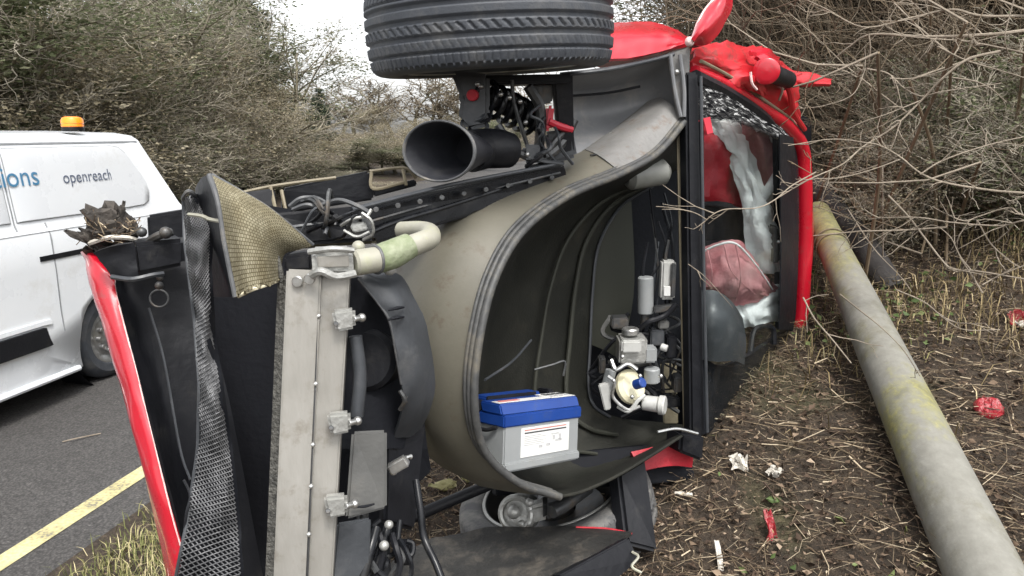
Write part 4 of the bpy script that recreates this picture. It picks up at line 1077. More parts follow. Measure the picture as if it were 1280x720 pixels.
# black inner moulding
part(MB().patch([PL([(110, 314, 1.82), (135, 304, 1.84), (165, 300, 1.86), (240, 296, 1.92)]), PL([(138, 345, 1.79), (150, 340, 1.83), (190, 335, 1.86), (250, 335, 1.9)]),
                 PL([(154, 405, 1.74), (175, 400, 1.8), (210, 400, 1.84), (262, 400, 1.88)]), PL([(184, 520, 1.66), (205, 520, 1.74), (232, 520, 1.78), (290, 520, 1.84)]), PL([(240, 730, 1.54), (255, 730, 1.62), (280, 730, 1.7), (330, 730, 1.76)])], 0.012, 20, 34, wob=0.006), "bumper_moulding", MT['black'])
part(MB().slab([(164, 304, 1.7), (232, 298, 1.76), (232, 332, 1.76), (170, 345, 1.7)], 0.1, 0.01), "crash_box", MT['black'])
part(MB().patch([PL([(120, 314, 1.7), (145, 306, 1.68), (166, 303, 1.7)]), PL([(150, 346, 1.7), (158, 346, 1.69), (172, 345, 1.7)])], 0.02, 8, 8, wob=0.01), "bumper_corner", MT['black'])
part(MB().slab([(184, 270, 1.9), (232, 262, 1.94), (233, 300, 1.94), (186, 302, 1.9)], 0.03, 0.006), "duct_plate", MT['black'])
part(MB().patch([PL([(106, 304, 1.8), (116, 284, 1.82), (135, 264, 1.84), (142, 268, 1.85), (150, 272, 1.86)]), PL([(110, 306, 1.77), (122, 292, 1.78), (140, 280, 1.78), (152, 284, 1.8), (170, 276, 1.82)]), PL([(112, 316, 1.76), (130, 304, 1.76), (145, 300, 1.76), (158, 300, 1.78), (172, 298, 1.8)])], 0.02, 26, 22, wob=0.07, seed=3, jag=0.02), "shredded_foam", mat('shredded_foam', (0.015, 0.013, 0.012), (0.11, 0.095, 0.08), 26, 0.9, bump=1.0, bscale=50))
part(MB().tube(PL([(112, 304, 1.75), (135, 297, 1.74), (158, 297, 1.75), (170, 300, 1.77)]), 0.006, 6, 24), "foam_edge", MT['bit_white'])
part(MB().tube(PL([(140, 346, 1.68), (165, 349, 1.66), (190, 344, 1.68), (204, 342, 1.7)]), 0.006, 6), "moulding_lip", MT['slate_plastic'])
part(MB().tube(PL([(186, 385, 1.78), (205, 450, 1.74), (225, 560, 1.66), (238, 600, 1.6)]), 0.003, 6), "loose_wire", MT['slate_plastic'])
part(MB().ring(P(199, 373, 1.74), Vector((0.2, -1, 0.1)), 0.02, 0.0026, 30, 8), "tow_ring", MT['dark_steel'])
b = MB().ball(P(200, 347, 1.7), 0.008, 8); b.ball(P(199, 357, 1.72), 0.01, 6)
part(b, "ring_mount", MT['dark_steel'])
b = MB()
b.tube(PL([(188, 300, 1.75), (200, 294, 1.73), (214, 290, 1.75)]), 0.01, 8); b.ball(P(207, 291, 1.72), 0.014, 8); b.ball(P(177, 290, 1.76), 0.012, 8)
part(b, "loose_fixings", MT['dark_steel'])
part(MB().slab([(236, 240, 1.98), (366, 262, 2.0), (372, 730, 1.9), (236, 730, 1.86)], 0.03), "dark_cavity_sheet", MT['black_matt'])  # black sheet standing in for the shade of the cavity behind the mesh

# ---- wire mesh grille
def mesh_pt(u, v):
    L = [(229, 248), (231, 300), (237, 350), (243, 400), (249, 480), (247, 560), (236, 640), (216, 740)]
    Rr = [(243, 243), (262, 285), (261, 340), (265, 420), (277, 500), (289, 580), (297, 660), (302, 740)]
    a = np.interp(v, np.linspace(0, 1, 8), [p[0] for p in L]), np.interp(v, np.linspace(0, 1, 8), [p[1] for p in L])
    c_ = np.interp(v, np.linspace(0, 1, 8), [p[0] for p in Rr]), np.interp(v, np.linspace(0, 1, 8), [p[1] for p in Rr])
    x_ = a[0] + (c_[0] - a[0]) * u; y_ = a[1] + (c_[1] - a[1]) * u
    Y_ = 1.58 - 0.2 * v - 0.018 * math.sin(math.pi * u) + 0.012 * math.sin(v * 19) + 0.006 * math.sin(u * 7 + v * 31) + 0.004 * math.sin(v * 67 - u * 5)
    return P(float(x_), float(y_), float(Y_))
segs = []
NV = 96
for i in range(-14, NV):
    for sg in (1, -1):
        prev = None
        for k in range(7):
            u = k / 6
            v = (i + (u if sg > 0 else 1 - u) * (9 if sg > 0 else 6)) / NV
            if v < 0 or v > 1: prev = None; continue
            p_ = mesh_pt(u, v) + Vector((0, 0.0012 * sg, 0))
            if prev is not None: segs.append((prev, p_, 0.0015, 0.0015))
            prev = p_
vs, q = seg_mesh(segs)
o = fast_mesh("grille_mesh", vs, q, mat('black_wire', (0.09, 0.092, 0.096), (0.2, 0.2, 0.205), 30, 0.4, 0.3), car, origin=tuple(mesh_pt(0.5, 0.5)))
part(MB().patch([[mesh_pt(k_ / 8, v / 60) + Vector((0, 0.016, 0)) for v in range(61)] for k_ in range(9)], 0.003, 70, 10), "grille_backing", MT['black_matt'])
part(MB().tube([mesh_pt(0, v / 14) for v in range(15)], 0.0036, 6, 60), "grille_edge_wire", MT['slate_plastic'])
part(MB().tube([mesh_pt(0, 0.01), P(229, 246, 1.57), P(235, 239, 1.56), P(242, 242, 1.57), mesh_pt(1, 0.02)], 0.004, 6), "grille_edge_wire", MT['seal'])
part(MB().tube(PL([(230, 600, 1.44), (238, 620, 1.42), (232, 650, 1.4), (226, 740, 1.38)]), 0.003, 6), "loose_wire", MT['black'])
part(MB().tube(PL([(236, 268, 1.52), (252, 270, 1.5), (262, 274, 1.5), (278, 277, 1.48)]), 0.004, 6), "loose_wire", MT['hose_white'])

# ---- woven composite flap
def weave_material():
    m, n, l, b = nt("woven_composite")
    tc = n.new("ShaderNodeTexCoord")
    br = n.new("ShaderNodeTexBrick")
    br.offset = 0.5; br.inputs["Scale"].default_value = 1.0
    br.inputs["Color1"].default_value = (0.29, 0.268, 0.19, 1); br.inputs["Color2"].default_value = (0.2, 0.182, 0.125, 1); br.inputs["Mortar"].default_value = (0.07, 0.055, 0.025, 1)
    br.inputs["Mortar Size"].default_value = 0.09; br.inputs["Brick Width"].default_value = 1.0; br.inputs["Row Height"].default_value = 1.0
    mp = n.new("ShaderNodeMapping"); mp.inputs["Scale"].default_value = (27, 32, 1)
    l.new(tc.outputs["UV"], mp.inputs[0]); l.new(mp.outputs[0], br.inputs["Vector"])
    nz = n.new("ShaderNodeTexNoise"); nz.inputs["Scale"].default_value = 4; nz.inputs["Detail"].default_value = 6; l.new(tc.outputs["UV"], nz.inputs["Vector"])
    rp = ramp(n, [(0.3, (0.62, 0.58, 0.5)), (0.7, (1, 1, 1))]); l.new(nz.outputs["Fac"], rp.inputs[0])
    mx = n.new("ShaderNodeMixRGB"); mx.blend_type = 'MULTIPLY'; mx.inputs[0].default_value = 1; l.new(br.outputs["Color"], mx.inputs[1]); l.new(rp.outputs[0], mx.inputs[2])
    l.new(mx.outputs[0], b.inputs["Base Color"]); b.inputs["Roughness"].default_value = 0.75; b.inputs["Specular IOR Level"].default_value = 0.25
    bp = n.new("ShaderNodeBump"); bp.inputs["Strength"].default_value = 0.7; bp.inputs["Distance"].default_value = 0.003; bp.invert = True
    l.new(br.outputs["Fac"], bp.inputs["Height"]); l.new(bp.outputs[0], b.inputs["Normal"])
    return m
K = [PL([(265, 219, 1.5), (298, 238, 1.48), (340, 264, 1.5), (391, 306, 1.56)]),
     PL([(276, 252, 1.46), (302, 262, 1.43), (336, 284, 1.46), (374, 310, 1.55)]),
     PL([(285, 306, 1.44), (305, 308, 1.41), (330, 312, 1.44), (353, 318, 1.53)]),
     PL([(298, 371, 1.42), (314, 362, 1.4), (332, 357, 1.42), (349, 350, 1.5)])]
part(MB().patch(K, 0.008, 26, 26, jag=0.008, seed=11), "composite_flap", weave_material(), uv=True)
kb = [K[0][0], K[1][0], K[2][0], K[3][0]]
part(MB().tube([p_ + Vector((-0.004, -0.002, 0)) for p_ in kb], 0.006, 8, 30), "flap_edge", MT['seal'])
part(MB().tube(K[0], 0.0045, 8, 30), "flap_edge", MT['seal'])
part(MB().tube(K[3], [0.003, 0.005, 0.003, 0.005], 6, 30), "frayed_edge", mat('frayed_fibre', (0.5, 0.45, 0.3), (0.7, 0.64, 0.48), 50, 0.8, bump=1))
part(MB().patch([PL([(265, 219, 1.51), (254, 222, 1.56), (246, 235, 1.62)]), PL([(277, 252, 1.48), (258, 255, 1.56), (246, 262, 1.62)]), PL([(286, 306, 1.46), (266, 305, 1.56), (250, 305, 1.64)]), PL([(298, 371, 1.44), (280, 371, 1.56), (256, 371, 1.66)])], 0.006, 14, 18), "flap_lining", MT['black'])
part(MB().tube(PL([(268, 318, 1.6), (276, 330, 1.57), (284, 343, 1.56)]), 0.01, 8), "bent_bracket", MT['slate_plastic'])

# ---- radiator with its side plates and clips
def lerpP(a, b, t): return tuple(x * (1 - t) + y * t for x, y in zip(a, b))
rad = part(MB().slab([(358, 336, 1.46), (402, 338, 1.47), (384, 735, 1.34), (341, 735, 1.33)], 0.05, 0.004), "radiator", MT['alu'])
MB().slab([(399, 344, 1.482), (437, 346, 1.49), (415, 735, 1.37), (382, 735, 1.355)], 0.05, 0.004).build("side_plate", MT['alu'], rad)
MB().slab([(346, 352, 1.5), (360, 340, 1.49), (345, 735, 1.355), (330, 735, 1.36)], 0.04, 0.002).build("fin_core", MT['fins'], rad)
MB().tube(PL([(400.5, 345, 1.475), (392, 520, 1.415), (383, 735, 1.345)]), 0.003, 6).build("groove", MT['dark_steel'], rad)
tk = MB().slab([(389, 316, 1.45), (441, 314, 1.47), (443, 344, 1.47), (391, 344, 1.45)], 0.09, 0.008).build("end_tank", MT['alu_bright'], rad)
MB().slab([(396, 321, 1.445), (436, 319, 1.463), (437, 334, 1.463), (398, 335, 1.445)], 0.006, 0.002).build("recess", MT['alu'], rad)
MB().tube(PL([(386, 315, 1.46), (415, 311, 1.45), (442, 313, 1.47)]), 0.006, 8).build("tank_seam", MT['alu_bright'], rad)
MB().tube(PL([(390, 344, 1.44), (402, 339, 1.43), (420, 346, 1.44), (444, 342, 1.46)]), 0.008, 8).build("crimp", MT['alu_bright'], rad)
MB().slab([(352, 321, 1.5), (389, 317, 1.5), (390, 338, 1.5), (356, 340, 1.5)], 0.07, 0.006).build("mount_rubber", MT['black'], rad)
MB().tube(PL([(347, 320, 1.5), (351, 345, 1.49), (350, 375, 1.485), (352, 400, 1.48)]), [0.004, 0.007, 0.005, 0.003], 6).build("fin_edge", MT['fins'], rad)
for x_, y_, Y_ in ((373, 351, 1.455), (388, 348, 1.45)):
    bc_ = P(x_, y_, Y_)
    MB().cyl(bc_, bc_ + Vector((0, -0.01, 0)), 0.011, 14).build("bolt", MT['steel'], rad)
for (cx, cy, bx, by, Y_) in ((430, 401, 452, 397, 1.44), (424, 531, 447, 526, 1.4), (420, 635, 443, 630, 1.365)):
    cl = MB().slab([(cx - 16, cy - 12, Y_), (cx + 14, cy - 15, Y_ + 0.01), (cx + 15, cy + 10, Y_ + 0.01), (cx - 10, cy + 15, Y_), (cx - 17, cy + 6, Y_)][:4], 0.024, 0.006)
    cl.build("clip", MT['alu_bright'], rad)
    MB().cyl(P(cx + 12, cy - 2, Y_ + 0.01), P(bx, by, Y_ + 0.03), 0.006, 10).build("clip_pin", MT['steel'], rad)
    MB().ball(P(bx, by, Y_ + 0.03), 0.009, 8).build("clip_bolt", MT['steel'], rad)
    MB().cyl(P(cx - 10, cy + 4, Y_ - 0.002), P(cx - 10, cy + 4, Y_ + 0.004), 0.005, 10).build("clip_hole", MT['dark_steel'], rad)
for y_ in (395, 480, 556, 608, 668):
    t_ = (y_ - 345) / 390
    MB().ball(P(400.5 - 17.5 * t_, y_, 1.472 - 0.13 * t_), 0.0055, 6).build("rivet", MT['steel'], rad)

# ---- coolant hose
ho = part(MB().cyl(P(442, 329, 1.49), P(474, 324, 1.52), 0.026, 24, bev=0.2), "coolant_neck", MT['hose_white'])
part(MB().ring(P(470, 324.5, 1.52), P(474, 324, 1.53) - P(442, 329, 1.49), 0.027, 0.004, 28, 8), "hose_clamp", MT['seal'])
part(MB().tube(PL([(470, 325, 1.52), (490, 318, 1.55), (512, 307, 1.58)]), [0.028, 0.031, 0.03, 0.027], 20, 24), "hose_sleeve", MT['hose_green'])
part(MB().tube(PL([(508, 310, 1.58), (526, 303, 1.6), (537, 298, 1.63), (536, 291, 1.7), (522, 288, 1.76), (502, 288, 1.8)]), [0.024, 0.023, 0.023, 0.023, 0.022, 0.021], 20, 40), "coolant_hose", MT['hose_white'])
part(MB().ball(P(487, 336, 1.54), 0.014, 8), "hose_clip", MT['alu_bright'])
part(MB().ball(P(448, 309, 1.56), 0.014, 8), "filler_plug", MT['hose_white'])

# ---- fan shroud
So = [(462, 342, 1.62), (498, 344, 1.62), (516, 372, 1.62), (532, 412, 1.63), (541, 462, 1.64), (538, 505, 1.66), (520, 545, 1.7)]
Si = [(448, 348, 1.56), (474, 380, 1.55), (488, 404, 1.55), (496, 445, 1.55), (502, 480, 1.56), (502, 514, 1.58), (492, 545, 1.62)]
part(MB().patch([PL(So), [P((a[0] + c_[0]) / 2 + 1, (a[1] + c_[1]) / 2, (a[2] + c_[2]) / 2 - 0.02) for a, c_ in zip(So, Si)], PL(Si)], 0.008, 34, 12, wob=0.004), "fan_shroud", MT['slate_plastic'])
part(MB().tube(PL(Si[:5]), 0.0035, 6), "shroud_edge", MT['seal'])
for y_ in (385, 397):
    part(MB().tube(PL([(485, y_ + 3, 1.53), (497, y_, 1.538), (505, y_ - 1, 1.555)]), [0.002, 0.004, 0.002], 6), "shroud_slot", MT['black_matt'])
b = MB().tube(PL([(504, 500, 1.57), (512, 492, 1.58), (530, 484, 1.62)]), 0.006, 6); b.tube(PL([(500, 488, 1.56), (506, 500, 1.56), (500, 512, 1.57)]), 0.005, 6); b.tube(PL([(506, 502, 1.57), (518, 500, 1.6), (528, 488, 1.63)]), 0.004, 6)
part(b, "shroud_strut", MT['dark_steel'])
part(MB().patch([PL([(436, 346, 1.62), (480, 350, 1.66), (510, 380, 1.7)]), PL([(430, 450, 1.6), (480, 450, 1.64), (520, 460, 1.7)]), PL([(420, 560, 1.55), (480, 560, 1.6), (530, 560, 1.72)])], 0.02, 14, 14), "fan_cowl", MT['black_matt'])
part(MB().cyl(P(455, 450, 1.6), P(470, 448, 1.68), 0.07, 28), "fan_motor", MT['black'])
part(MB().tube(PL([(444, 420, 1.5), (450, 470, 1.49), (446, 520, 1.48)]), 0.014, 10), "drain_pipe", MT['slate_plastic'])
part(MB().slab([(440, 540, 1.48), (484, 538, 1.5), (484, 636, 1.48), (432, 650, 1.44)], 0.012, 0.006), "lower_shield", MT['grey_plastic'])
part(MB().tube(PL([(440, 634, 1.44), (456, 633, 1.45), (468, 630, 1.46)]), [0.002, 0.003, 0.002], 6), "shield_slot", MT['black_matt'])
part(MB().slab([(422, 655, 1.43), (464, 648, 1.46), (462, 735, 1.43), (414, 735, 1.4)], 0.012, 0.004), "lower_shield", MT['slate_plastic'])
part(MB().slab([(484, 520, 1.62), (534, 530, 1.7), (520, 664, 1.62), (482, 654, 1.54)], 0.03, 0.008), "mount_plate", MT['black'])
part(MB().slab([(420, 352, 1.8), (500, 352, 1.86), (540, 590, 1.94), (486, 640, 1.86)], 0.03, 0.006), "dark_nose_filler", MT['black_matt'])  # added dark filler behind the radiator, its black stands for the shaded depth
b = MB().box(P(498, 581, 1.53), Vector((0.02, 0, 0.012)), Vector((0, 0.01, 0)), Vector((-0.006, 0, 0.011)), 0.004); b.ball(P(513, 571, 1.55), 0.006, 6); b.ball(P(492, 590, 1.53), 0.008, 6); b.tube(PL([(498, 578, 1.53), (508, 572, 1.54), (514, 570, 1.55)]), 0.004, 6)
part(b, "bent_clip", MT['steel'])
for pts, r_ in (([(470, 660, 1.5), (462, 690, 1.46), (448, 740, 1.42)], 0.012), ([(484, 660, 1.54), (476, 690, 1.5), (462, 740, 1.46)], 0.012), ([(500, 650, 1.56), (494, 690, 1.52), (480, 700, 1.5), (470, 740, 1.48)], 0.007)):
    part(MB().tube(PL(pts), r_, 10), "coolant_pipe", MT['black_gloss'])
part(MB().tube(PL([(520, 600, 1.6), (526, 640, 1.56), (530, 672, 1.54), (545, 705, 1.5), (560, 745, 1.46)]), 0.0085, 10), "rubber_hose", MT['black_gloss'])
part(MB().tube(PL([(490, 672, 1.52), (500, 690, 1.5), (514, 694, 1.5), (516, 680, 1.52), (508, 676, 1.52)]), 0.006, 8), "rubber_hose", MT['black_gloss'])
b = MB().ball(P(480, 682, 1.48), 0.011, 8); b.ball(P(486, 656, 1.5), 0.01, 8)
part(b, "pipe_clamp", MT['alu_bright'])
part(MB().slab([(424, 500, 1.74), (500, 520, 1.78), (496, 672, 1.72), (410, 745, 1.66)], 0.03), "dark_gap_plate", MT['black_matt'])  # added dark plate, fills the see-through gap with the black of shade
part(MB().slab([(410, 690, 1.62), (486, 660, 1.66), (490, 740, 1.6), (405, 740, 1.58)], 0.03), "lower_duct", MT['black'])
b = MB().box(P(505, 690, 1.56), Vector((0.02, 0, 0)), Vector((0, 0.02, 0)), Vector((0, 0, 0.025)), 0.006)
part(b, "hose_joint", MT['black'])

# ---- chassis members above the nose
part(MB().slab([(432, 264, 1.86), (706, 203, 2.3), (716, 232, 2.32), (470, 306, 1.9)], 0.08, 0.01), "chassis_rail", MT['black_gloss'])
part(MB().tube(PL([(440, 262, 1.84), (560, 232, 2.04), (704, 204, 2.27)]), 0.006, 8), "rail_flange", MT['slate_plastic'])
b = MB()
for k_ in range(9):
    t_ = k_ / 8
    b.cyl(P(470 + 220 * t_, 262 - 40 * t_, 1.86 + 0.4 * t_), P(470 + 220 * t_, 262 - 40 * t_, 1.84 + 0.4 * t_), 0.007, 10)
tag(part(b, "rail_bolts", MT['dark_steel']), kind='stuff')
part(MB().tube(PL([(452, 280, 1.86), (560, 250, 2.05), (700, 216, 2.28)]), 0.004, 6), "brake_pipe", MT['dark_steel'])
part(MB().tube(PL([(460, 292, 1.87), (500, 276, 1.93), (560, 258, 2.04), (640, 232, 2.18)]), 0.006, 8), "loom", MT['black_gloss'])
part(MB().slab([(340, 266, 1.8), (452, 256, 1.86), (470, 300, 1.86), (350, 308, 1.78)], 0.06, 0.008), "crash_rail", MT['black'])
part(MB().tube(PL([(350, 286, 1.76), (400, 280, 1.78), (436, 282, 1.8)]), 0.005, 6), "rail_flange", MT['slate_plastic'])
part(MB().slab([(354, 236, 2.1), (462, 214, 2.2), (468, 250, 2.2), (352, 268, 2.1)], 0.02, 0.006), "side_plate", MT['black'])
part(MB().slab([(300, 240, 2.0), (342, 234, 2.02), (352, 300, 2.0), (312, 262, 1.98)], 0.03, 0.006), "side_plate", MT['black'])
tan = MB()
for pts in ([(292, 243, 2.02), (345, 232, 2.05), (420, 222, 2.1)], [(338, 233, 2.03), (346, 268, 2.0)], [(352, 238, 2.05), (357, 262, 2.02)], [(462, 214, 2.18), (505, 210, 2.2), (520, 222, 2.22)], [(464, 215, 2.18), (467, 236, 2.16), (505, 228, 2.18)], [(503, 210, 2.2), (508, 232, 2.18)]):
    tan.tube(PL(pts), 0.005, 6)
part(tan, "tan_brackets", MT['tan_strip'])
part(MB().slab([(466, 236, 2.2), (520, 224, 2.26), (522, 232, 2.26), (468, 246, 2.2)], 0.02), "small_rail", MT['black'])
la = part(MB().slab([(430, 276, 1.76), (460, 270, 1.78), (468, 288, 1.78), (440, 296, 1.76)], 0.03, 0.006), "bonnet_latch", MT['dark_steel'])
b = MB()
for pts in ([(362, 258, 1.78), (376, 248, 1.78), (396, 248, 1.8), (410, 258, 1.8), (398, 264, 1.78)], [(402, 256, 1.78), (424, 250, 1.78), (448, 258, 1.76), (462, 266, 1.76)], [(366, 262, 1.77), (384, 256, 1.76), (402, 262, 1.77)]):
    b.tube(PL(pts), 0.0055, 6)
part(b, "loose_cables", MT['seal'])
b = MB()
for pts in ([(426, 282, 1.75), (440, 274, 1.74), (458, 270, 1.75), (464, 262, 1.76)], [(452, 266, 1.74), (464, 276, 1.74), (466, 292, 1.75), (454, 300, 1.76)], [(430, 288, 1.75), (446, 296, 1.74), (462, 290, 1.74)]):
    b.tube(PL(pts), 0.004, 6)
b.slab([(436, 280, 1.745), (456, 277, 1.75), (460, 287, 1.75), (442, 291, 1.745)], 0.01, 0.003)
part(b, "latch_wires", MT['alu_bright'])
# torn fixings, clips and wiring round the nose
rq = random.Random(8)
fib = MB()
for i in range(70):
    a_ = P(rq.uniform(112, 170), rq.uniform(276, 302), rq.uniform(1.72, 1.8))
    d_ = Vector((rq.gauss(0, 1), rq.gauss(0, 0.5), rq.gauss(0.7, 0.8))).normalized() * rq.uniform(0.012, 0.045)
    fib.tube([a_, a_ + d_ * 0.5 + Vector((rq.gauss(0, .004), 0, rq.gauss(0, .004))), a_ + d_], 0.0011, 3, 4)
tag(part(fib, "torn_fibres", MT['litter_twig']), kind='stuff')
for i in range(9):
    x0, x1 = rq.uniform(345, 420), rq.uniform(400, 470)
    y0, y1 = rq.uniform(248, 300), rq.uniform(250, 300)
    part(MB().tube(PL([(x0, y0, 1.8), ((x0 * 2 + x1) / 3, y0 + rq.uniform(-12, 10), 1.76), ((x0 + 2 * x1) / 3, y1 + rq.uniform(-12, 10), 1.74), (x1, y1, 1.8)]), rq.uniform(0.003, 0.006), 6), "loose_cable", MT[rq.choice(['black_gloss', 'black', 'dark_steel', 'slate_plastic'])])
for i in range(10):
    x0 = rq.uniform(440, 500); y0 = rq.uniform(640, 690)
    part(MB().tube(PL([(x0, y0, 1.52), (x0 + rq.uniform(-20, 20), y0 + 18, 1.49), (x0 + rq.uniform(-25, 20), y0 + 40, 1.48), (x0 + rq.uniform(-30, 20), y0 + 75, 1.46)]), rq.uniform(0.003, 0.008), 6), "loose_cable", MT[rq.choice(['black_gloss', 'black', 'dark_steel'])])
for i in range(8):
    x0 = rq.uniform(800, 840); y0 = rq.uniform(240, 400)
    part(MB().tube(PL([(x0, y0, 2.72), (x0 + rq.uniform(-12, 12), y0 + 40, 2.68), (x0 + rq.uniform(-15, 15), y0 + 80, 2.68), (x0 + rq.uniform(-12, 20), y0 + 130, 2.7)]), rq.uniform(0.003, 0.007), 6), "loose_cable", MT[rq.choice(['black_gloss', 'black', 'slate_plastic', 'dark_steel'])])
for i in range(14):
    x0 = rq.uniform(575, 700); y0 = rq.uniform(130, 190)
    part(MB().tube(PL([(x0, y0, 2.24), (x0 + rq.uniform(-12, 12), y0 + 12, 2.2), (x0 + rq.uniform(-20, 20), y0 + 25, 2.22), (x0 + rq.uniform(-10, 30), 205, 2.26)]), rq.uniform(0.0025, 0.007), 6), "loose_cable", MT[rq.choice(['black_gloss', 'black', 'slate_plastic', 'dark_steel'])])
# ---- underside remains on the ground
part(MB().patch([PL([(430, 760, 1.75), (495, 700, 1.95), (540, 676, 2.08), (607, 661, 2.14)]), PL([(520, 770, 1.75), (580, 715, 1.92), (640, 690, 2.02), (714, 660, 2.14)]), PL([(620, 780, 1.74), (680, 728, 1.86), (745, 695, 1.96), (790, 667, 2.08)])], 0.012, 24, 18, wob=0.008), "side_skirt", mat('dusty_skirt', (0.014, 0.014, 0.0135), (0.03, 0.029, 0.027), 6, 0.6, bump=0.4, spec=0.3, dirt=(0.07, 0.062, 0.052), dscale=14, damount=0.4))
part(MB().slab([(700, 719, 1.84), (786, 672, 2.03), (800, 700, 2.0), (715, 770, 1.8)], 0.04), "skirt_lip", MT['black'])
part(MB().tube(PL([(720, 659, 2.13), (760, 661, 2.11), (790, 667, 2.08)]), 0.003, 6), "skirt_edge", MT['red_cloth'])
part(MB().patch([PL([(788, 566, 2.5), (830, 556, 2.52), (866, 556, 2.54)]), PL([(800, 590, 2.46), (835, 582, 2.5), (862, 582, 2.54)])], 0.03, 10, 6), "red_sill", MT['red_cloth'])
part(MB().slab([(852, 540, 2.44), (882, 545, 2.5), (880, 578, 2.48), (850, 566, 2.44)], 0.08, 0.01), "sill_end", MT['black'])
part(MB().slab([(774, 592, 2.24), (808, 572, 2.34), (824, 690, 2.14), (784, 680, 2.12)], 0.06, 0.01), "tyre_shade_sheet", MT['black'])  # added dark sheet over the lit right side of the tyre, as shade
part(MB().tube(PL([(486, 660, 2.2), (550, 632, 2.25), (616, 604, 2.3)]), 0.019, 10), "steering_rod", MT['black'])
part(MB().tube(PL([(790, 690, 2.0), (798, 696, 1.98), (790, 708, 1.96), (802, 716, 1.95)]), 0.004, 6), "white_wire", MT['hose_white'])
part(MB().tube(PL([(822, 540, 2.36), (846, 536, 2.4), (872, 542, 2.44)]), 0.005, 6), "bright_pin", MT['steel'])
part(MB().slab([(620, 575, 2.4), (860, 552, 2.62), (870, 600, 2.55), (620, 620, 2.36)], 0.05), "floor_member", MT['black_matt'])

# ------------------------------------------------------------------ battery standing in the tub
A, B = P(631, 507, 1.95), P(728, 496, 2.16)
dn = (P(637, 592, 1.93) - A)
ux = (B - A); Wb = ux.length; ux.normalize()
dz = (dn - ux * dn.dot(ux)); Hb = dz.length; dz.normalize()
uy = ux.cross(dz); uy = uy if uy.y > 0 else -uy
Db = 0.16
bat = empty("battery", A + ux * Wb / 2 + dz * Hb + uy * Db / 2)
tag(bat, "blue and grey car battery with a white label standing in the open luggage tub", "battery")
lidh = 0.062
def bp_(x, y, z): return A + ux * (x * Wb) + uy * y + dz * z
def bslab(x0, x1, y0, y1, z0, z1, bev=0.004):
    return MB().prism([bp_(x0, y0, z0), bp_(x1, y0, z0), bp_(x1, y0, z1), bp_(x0, y0, z1)], uy * (y1 - y0), bev)
bslab(0.02, 0.98, 0.005, Db - 0.005, lidh - 0.004, Hb).build("case", MT['case'], bat)
bslab(0.015, 0.985, -0.002, Db, Hb - 0.028, Hb - 0.004, 0.004).build("foot_ledge", MT['case'], bat)
bslab(0.0, 1.0, 0, Db, 0.028, lidh).build("lid", MT['blue'], bat)
MB().prism([bp_(0.0, 0.008, 0.03), bp_(1, 0.008, 0.03), bp_(1, 0.02, 0.0), bp_(0, 0.02, 0.0)], uy * 0.085, 0.004).build("lid_top", MT['blue'], bat)
bslab(0.08, 0.78, 0.105, 0.165, -0.008, 0.03, 0.005).build("vent_cover", MT['blue'], bat)
bslab(0.08, 0.7, 0.1, 0.106, -0.01, 0.0, 0.001).build("lid_slot", MT['black'], bat)
bslab(-0.03, 0.06, 0.1, 0.15, 0.0, 0.03, 0.004).build("terminal_cover", MT['black'], bat)
bslab(0.86, 0.95, 0.1, 0.15, -0.012, 0.03, 0.004).build("terminal_cover", MT['black'], bat)
# top stickers and front label, flat print on paper
def paper(x0, x1, y0, y1, z, m, name, up=0.0): 
    return MB().prism([bp_(x0, y0, z), bp_(x1, y0, z), bp_(x1, y1, z), bp_(x0, y1, z)], -dz * 0.0012, 0).build(name, m, bat)
paper(0.02, 0.66, 0.03, 0.062, -0.001, MT['white_paper'], "top_sticker")
paper(0.66, 0.98, 0.024, 0.095, -0.0013, MT['white_paper'], "top_sticker")
paper(0.06, 0.3, 0.038, 0.055, -0.0026, MT['ink_red'], "print")
for i_ in range(4):
    paper(0.7 + 0.07 * i_, 0.74 + 0.07 * i_, 0.034, 0.05, -0.003, MT['ink_grey'], "print")
    paper(0.7 + 0.07 * i_, 0.745 + 0.07 * i_, 0.062, 0.082, -0.003, MT['ink'], "print")
def front(x0, x1, z0, z1, m, name, off=0.0015):
    y_ = 0.005
    return MB().prism([bp_(x0, y_, z0), bp_(x1, y_, z0), bp_(x1, y_, z1), bp_(x0, y_, z1)], -uy * off, 0).build(name, m, bat)
front(0.22, 0.84, lidh + 0.008, Hb - 0.036, MT['white_paper'], "front_label")
front(0.26, 0.8, lidh + 0.0135, lidh + 0.0165, MT['ink_red'], "print", 0.002)
front(0.26, 0.8, lidh + 0.021, lidh + 0.025, MT['ink'], "print", 0.002)
rs = np.random.RandomState(5)
for i_ in range(6):
    z_ = lidh + 0.031 + i_ * 0.005
    front(0.26, 0.26 + 0.2 + 0.08 * rs.rand(), z_, z_ + 0.0016, MT['ink_grey'], "print", 0.002)
for (x_, z_, w_, h_) in ((0.6, 0.034, 0.1, 0.003), (0.62, 0.04, 0.03, 0.012), (0.7, 0.038, 0.03, 0.016), (0.66, 0.052, 0.08, 0.006), (0.44, 0.062, 0.05, 0.008), (0.54, 0.06, 0.05, 0.008)):
    front(x_, x_ + w_, lidh + z_, lidh + z_ + h_, MT['ink_grey'], "print", 0.0021)
MB().tube([bp_(-0.004, 0.03, lidh + 0.002), bp_(-0.03, 0.06, lidh + 0.012), bp_(-0.03, 0.1, lidh + 0.012), bp_(-0.004, 0.13, lidh + 0.002)], 0.006, 8).build("carry_handle", MT['black'], bat)
# ------------------------------------------------------------------ vegetation
rng = random.Random(7)
def rvec(): return Vector((rng.gauss(0, 1), rng.gauss(0, 1), rng.gauss(0, 1)))

